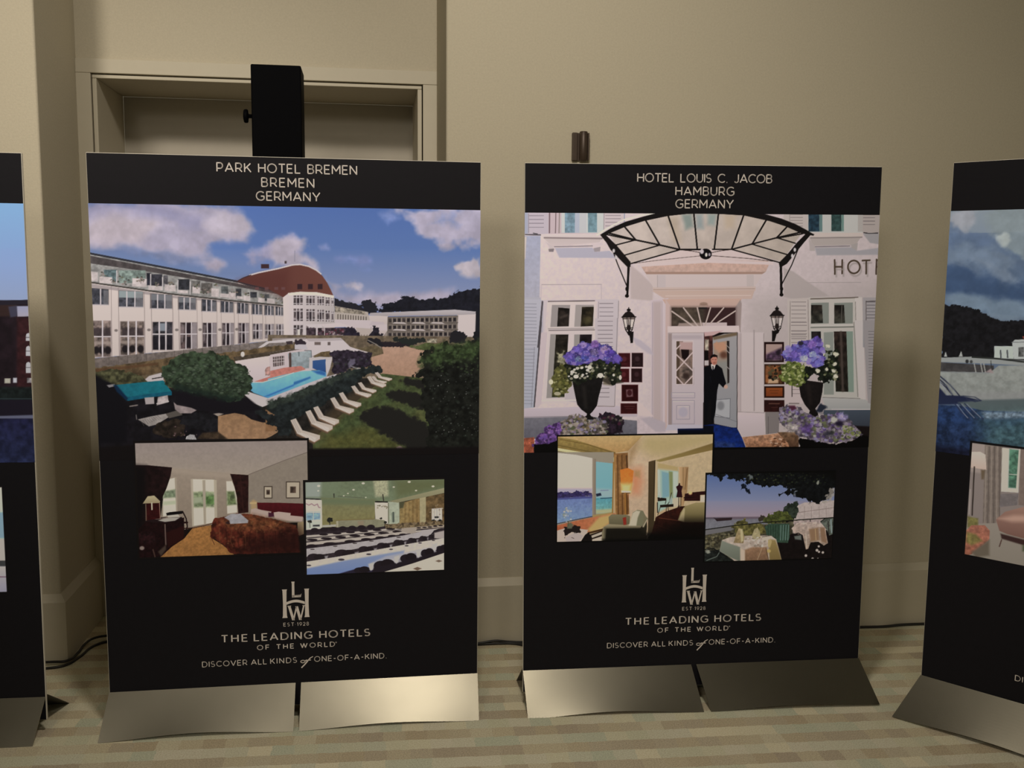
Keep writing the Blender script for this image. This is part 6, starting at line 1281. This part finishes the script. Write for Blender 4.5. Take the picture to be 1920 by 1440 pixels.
# --- the board cut off at the right: beach under rain clouds ---------------------
def beach():
    q = on_board(3, [(1787,397), (1920,391), (1755,846), (1920,874)])
    P = Print(3, (-.4995, (q[0,1]+q[1,1])/2, .4995, q[2,1]), 620, (110,125,150))
    P.frame(1730,280,3.4286)
    E = 3000
    P.fill([(100,370),(E,300),(E,560),(100,560)], (150,158,168), (140,152,170)); P.fill([(100,540),(E,500),(E,1300),(100,1020)], (112,130,160), (92,116,150), tex=.08, ts=30)
    def cl(pts, c, soft=14, rag=10, a=.8): P.fill(pts, c, soft=soft, rag=rag, rs=26, a=a, tex=.08, ts=18)
    cl([(160,390),(360,390),(340,480),(250,520),(170,490)], (176,172,180)); cl([(170,500),(320,500),(420,560),(380,620),(170,620)], (104,124,158)); cl([(380,400),(E,340),(E,620),(600,700),(480,600)], (150,160,164)); cl([(480,560),(530,545),(550,580),(520,610)], (196,200,196), soft=8, rag=5)
    cl([(150,640),(400,620),(560,700),(660,820),(480,760),(150,740)], (128,144,168)); cl([(150,770),(400,780),(560,860),(E,900),(E,1010),(500,985),(320,940),(150,920)], (66,92,134)); cl([(330,700),(420,720),(640,860),(560,850)], (146,158,178), soft=12, rag=6, a=.6); cl([(140,920),(330,940),(650,990),(E,1000),(E,1090),(650,1090),(500,1085),(300,1010),(140,985)], (132,150,170), rag=5)
    for k in range(5): cl([(900+k*420,500+k*10),(1080+k*420,470),(1250+k*420,560),(1050+k*420,640)], (170,176,184) if k % 2 else (100,120,152))
    P.fill([(120,1000),(190,1003),(270,1006),(380,1042),(450,1075),(520,1105),(600,1095),(660,1100),(1000,1130),(1600,1100),(E,1180),(E,1500),(120,1345)], (34,32,36), rag=2.4, rs=6, tex=.3)
    P.fill([(460,1262),(580,1262),(585,1345),(460,1340)], (196,200,204)); P.line([(500,1290),(503,1335)], 9, (90,92,92)); P.line([(543,1290),(546,1335)], 9, (90,92,92)); P.fill([(575,1240),(590,1222),(660,1218),(E,1240),(E,1380),(585,1345)], (196,196,194)); P.line([(575,1238),(660,1236)], 7, (150,150,150)); P.fill([(640,1200),(700,1198),(1000,1215),(1000,1228),(650,1218)], (176,76,62)); P.fill([(615,1270),(650,1268),(650,1330),(615,1330)], (110,108,106), tex=.4)
    for k in range(6): P.line([(720+k*110,1270),(722+k*110,1335)], 16, (104,102,102))
    P.fill([(138,1330),(148,1296),(158,1330)], (186,184,180)); P.fill([(232,1330),(248,1292),(258,1330)], (180,178,174))
    P.frame(1730,560,4.5)
    P.fill([(130,495),(420,485),(620,505),(E,620),(E,700),(855,560),(600,545),(130,530)], (166,166,164)); P.line([(420,490),(610,500),(855,530),(1400,590)], 14, (60,62,58)); P.fill([(130,530),(600,560),(600,618),(130,612)], (86,80,80), tex=.15); P.line([(130,612),(560,622)], 8, (150,150,150))
    P.fill([(120,615),(560,625),(640,560),(855,560),(E,760),(E,1300),(855,900),(440,850),(120,800)], (164,164,158), (150,150,146), tex=.08); P.fill([(300,790),(855,780),(E,1000),(E,1300),(855,900),(500,860)], (164,160,160), soft=10, a=.6)
    for x in (435,490,515): P.line([(x,545),(x+14,615)], 8, (180,176,170))
    P.line([(575,520),(582,600)], 6, (60,60,60)); P.fill([(530,615),(575,585),(600,625)], (176,150,150), soft=3); P.ell(375,525,14,16,(60,60,60), soft=2); P.ell(410,528,12,14,(80,80,80), soft=2)
    P.fill([(120,720),(200,810),(330,815),(500,855),(440,880),(120,890)], (38,42,80), (46,56,92), soft=3); P.fill([(300,870),(500,850),(855,840),(E,1140),(E,1240),(855,960),(500,950),(330,930)], (104,116,118), soft=5)
    P.fill([(110,890),(330,900),(520,940),(855,950),(E,1160),(E,1700),(110,1420)], (48,74,122), (34,48,84), tex=.35, ts=6); P.fill([(500,1000),(855,980),(E,1240),(E,1600),(500,1300)], (84,120,124), soft=60, tex=.3, ts=6, a=.8); P.fill([(500,950),(855,945),(E,1180),(855,1000),(520,1010)], (140,156,172), soft=8, tex=.35, ts=4, a=.8)
    P.fill([(110,920),(300,910),(420,1050),(110,1060)], (40,66,116), soft=20, tex=.3, ts=6)
    for o in (0, 22, 44): 
        P.line([(128,640+o),(200,710+o*.8),(255,812)] if o else [(135,640),(230,720),(310,812)], 11, (40,44,72)); 
    P.line([(140,690),(180,740),(215,808)], 6, (160,160,176)); P.line([(150,660),(205,730),(250,808)], 5, (140,142,160)); P.line([(180,665),(250,740),(290,800)], 5, (130,134,150))
    P.line([(340,815),(440,825),(495,855),(440,864),(370,840)], 8, (60,66,96))
    for o in (0,70,140): P.line([(270+o*.6,880),(330+o*.75,960),(400+o*.8,1010)], 10, (56,66,104)); P.line([(290+o*.6,885),(345+o*.75,960),(380+o*.8,1000)], 5, (150,156,176))
    P.fill([(80,1230),(420,1270),(420,1420),(80,1340)], (30,34,62), soft=12, tex=.3, ts=6)
    P.sheet('main_picture', BOARDS[3], .0005, GAIN[3], 1.2, (.93,.93,.88), .72)
    # inset: a pale room with a lamp
    q = on_board(3, [(1823,831.5), (1920,843), (1811,1037), (1920,1060)])
    P = Print(3, (q[0,0]*.5+q[2,0]*.5-.007, (q[0,1]+q[1,1])/2+.007, q[0,0]+.46, (q[2,1]+q[3,1])/2-.004), 760, INKBLACK[3])
    P.pic = (q[0,0]*.5+q[2,0]*.5, (q[0,1]+q[1,1])/2, q[0,0]+.453, (q[2,1]+q[3,1])/2)
    P.frame(1730,800,4.8)
    P.rect(350,120,4000,1800,(140,126,122)); P.fill([(390,140),(580,160),(560,420),(400,400)], (160,144,138), soft=6); 
    P.fill([(560,160),(720,180),(690,870),(540,860)], (128,114,106), tex=.08)
    for k in range(6): P.line([(575+k*24,180),(560+k*26,860)], 9, (98,86,80) if k % 2 else (156,140,130), a=.8)
    P.fill([(440,225),(520,225),(565,250),(575,385),(435,365)], (210,186,176), (200,172,160)); P.line([(466,360),(446,790)], 13, (62,52,46)); P.line([(430,560),(420,780)], 8, (170,156,150)); P.fill([(525,385),(562,390),(550,470),(530,470)], (110,92,72), soft=5)
    P.fill([(715,190),(880,205),(860,590),(705,580)], (196,192,188)); P.fill([(780,200),(865,210),(840,550),(770,545)], (86,128,106), soft=3, tex=.3, ts=7); P.line([(872,205),(845,560)], 10, (206,202,198)); P.line([(775,560),(850,565)], 12, (200,196,190)); P.line([(780,425),(850,430)], 6, (190,190,182))
    P.fill([(700,600),(860,600),(850,700),(690,720)], (122,112,112), tex=.08); P.fill([(880,200),(1400,240),(1400,760),(860,700)], (130,112,104), tex=.06)
    P.fill([(360,870),(700,860),(1500,1000),(1500,1500),(360,1200)], (150,138,128), (140,130,118))
    P.fill([(660,830),(740,760),(912,715),(1500,700),(1500,1010),(912,1000),(760,960),(690,930)], (176,136,120), (128,92,82)); P.fill([(680,820),(820,790),(1300,800),(1300,850),(800,850)], (190,150,134), soft=12); P.fill([(700,955),(912,1010),(1500,1060),(1500,1130),(912,1060),(710,1000)], (66,42,40), soft=4); P.line([(710,1010),(690,1070)], 10, (90,64,58))
    P.fill([(1380,240),(2600,330),(2600,900),(1380,760)], (150,132,122), tex=.04); P.fill([(1480,700),(1700,690),(1980,820),(1990,1080),(1480,1020)], (150,110,98), soft=4); P.fill([(1480,1000),(2700,1160),(2700,1900),(1480,1480)], (140,130,118), tex=.05); P.fill([(1500,1050),(1990,1070),(1990,1160),(1500,1140)], (66,42,40), soft=4); P.rect(1800,380,2150,680,(196,188,180)); P.rect(1830,410,2120,650,(104,116,120), tex=.3)
    P.fill([(405,800),(500,820),(500,880),(405,900)], (120,112,64), soft=5, tex=.2); P.fill([(390,930),(440,880),(560,880),(605,930),(600,1010),(520,1080),(440,1140),(380,1150)], (178,112,92), (150,90,70), tex=.2); P.fill([(400,940),(480,960),(540,1020),(440,1060),(390,1030)], (130,116,66), soft=8, tex=.2); P.fill([(440,1120),(600,1010),(600,1150),(480,1170)], (110,98,84), soft=8)
    P.fill([(900,1060),(1500,1120),(1500,1200),(900,1110)], (70,80,50), soft=8)
    trim_to(P); P.sheet('inset_picture', BOARDS[3], .0009, GAIN_LOW[3], 1.1, (.92,.91,.86), .85)
for _f in (hotel_and_pool, bedroom, conference, entrance, harbour_room, terrace, brick_building, beach): _f()

# ---------------------------------------------------------------- black tower behind the second board, wall fitting, cables
tw = bpy.data.objects.new('tower_stand', None); C.objects.link(tw)
tag(tw, 'tall matt black upright stand with a round side knob, in front of the door recess', 'stand')
tw.matrix_world = WM @ Matrix.Translation((-.2620, 3.17, 0))
bm = bmesh.new(); box(bm, -.0735, .0735, -.07, .07, .016, 1.8485, None, .004); bm_obj('body', bm, M_TOWER, tw)
bm = bmesh.new(); box(bm, -.10, .10, -.09, .11, 0, .016, None, .003); bm_obj('base', bm, M_TOWER, tw)
def lathe(bm, prof, axis_m, n=24):
    rings = []
    for r, h in prof:
        rings.append([bm.verts.new(axis_m @ Vector((r*math.cos(2*math.pi*k/n), r*math.sin(2*math.pi*k/n), h))) for k in range(n)])
    for a, b in zip(rings, rings[1:]):
        for k in range(n): bm.faces.new((a[k], a[(k+1) % n], b[(k+1) % n], b[k]))
    bm.faces.new(rings[0][::-1]); bm.faces.new(rings[-1])
bm = bmesh.new()
lathe(bm, [(.006, -.002), (.006, .010), (.0095, .012), (.0185, .013), (.0205, .016), (.0205, .021), (.0185, .0245), (.010, .0262), (.001, .0265)],
      Matrix.Translation((-.0735, -.045, 1.700)) @ Matrix.Rotation(-math.pi/2, 4, 'Y'))
bm_obj('knob', bm, M_TOWER, tw, smooth=True)

wf = bpy.data.objects.new('wall_bracket', None); C.objects.link(wf)
tag(wf, 'small dark bronze wall fitting just above the third display board', 'wall fitting')
wf.matrix_world = WM @ Matrix.Translation((.6825, D, 1.642))
bm = bmesh.new(); box(bm, -.0265, -.010, -.016, 0, -.0445, .0440, None, .002); box(bm, -.010, .0265, -.006, 0, -.0445, .0440, None, .001)
bm_obj('back_plate', bm, M_BRONZE, wf)
bm = bmesh.new()
lathe(bm, [(.001, -.0475), (.011, -.0470), (.013, -.0450), (.013, .0450), (.011, .0470), (.001, .0475)], Matrix.Translation((.0085, -.0195, 0)))
bm_obj('barrel', bm, M_BRONZE, wf, smooth=True)
bm = bmesh.new(); box(bm, .0215, .0265, -.026, -.006, -.043, .0425, None, .001); bm_obj('side_plate', bm, M_BRONZE, wf)

def cable(label, pxs, r, lifts=None):
    cu = bpy.data.curves.new('power_cable', 'CURVE'); cu.dimensions = '3D'; cu.bevel_depth = r; cu.bevel_resolution = 3; cu.resolution_u = 10
    sp = cu.splines.new('BEZIER'); sp.bezier_points.add(len(pxs)-1)
    for k, (b, p) in enumerate(zip(sp.bezier_points, pxs)):
        z = r+.0005+(lifts[k] if lifts else 0)
        P = on_floor(p, z); q = WM.inverted() @ P
        if q.x > S1-.03 or q.x < S0+.03: q.y = min(q.y, D-.026-r)
        b.co = WM @ q; b.handle_left_type = b.handle_right_type = 'AUTO'
    tmp = bpy.data.objects.new('power_cable', cu); C.objects.link(tmp)
    bpy.context.view_layer.update()
    me = bpy.data.meshes.new_from_object(tmp.evaluated_get(bpy.context.evaluated_depsgraph_get()))
    bpy.data.objects.remove(tmp); me.name = 'power_cable'
    for p in me.polygons: p.use_smooth = True
    me.materials.clear(); o = link('power_cable', me, M_CABLE)
    return tag(o, label, 'cable', 'black cables along the foot of the wall')
cable('upper of the two black cables curving round the wall corner left of the pool board', [(40,1241),(99,1241),(126,1238),(146,1224),(161,1206),(178,1196),(200,1192),(230,1191)], .0040, [.0088]*8)
cable('lower of the two black cables curving round the wall corner left of the pool board', [(30,1254),(97,1252),(120,1248),(150,1231),(176,1211),(200,1203),(230,1201)], .0040)
cable('straight black cable along the wall foot between the two middle boards', [(850,1194),(897,1193),(925,1191.5),(950,1193),(980,1195),(1040,1196)], .0040, [0,.004,.0095,.004,0,0])
cable('black cable bent up under the straight one between the two middle boards', [(850,1207),(897,1205.5),(915,1200),(938,1195.5),(958,1201),(982,1208),(1040,1212)], .0040)
cable('lowest black cable on the carpet between the two middle boards', [(840,1213),(870,1209),(895,1206.5),(930,1206),(962,1206.5),(985,1210),(1040,1217)], .0040)
cable('black cable along the wall foot right of the entrance board', [(1570,1178),(1612,1176),(1660,1174.5),(1690,1171.5),(1738,1169.5),(1800,1168)], .0046)
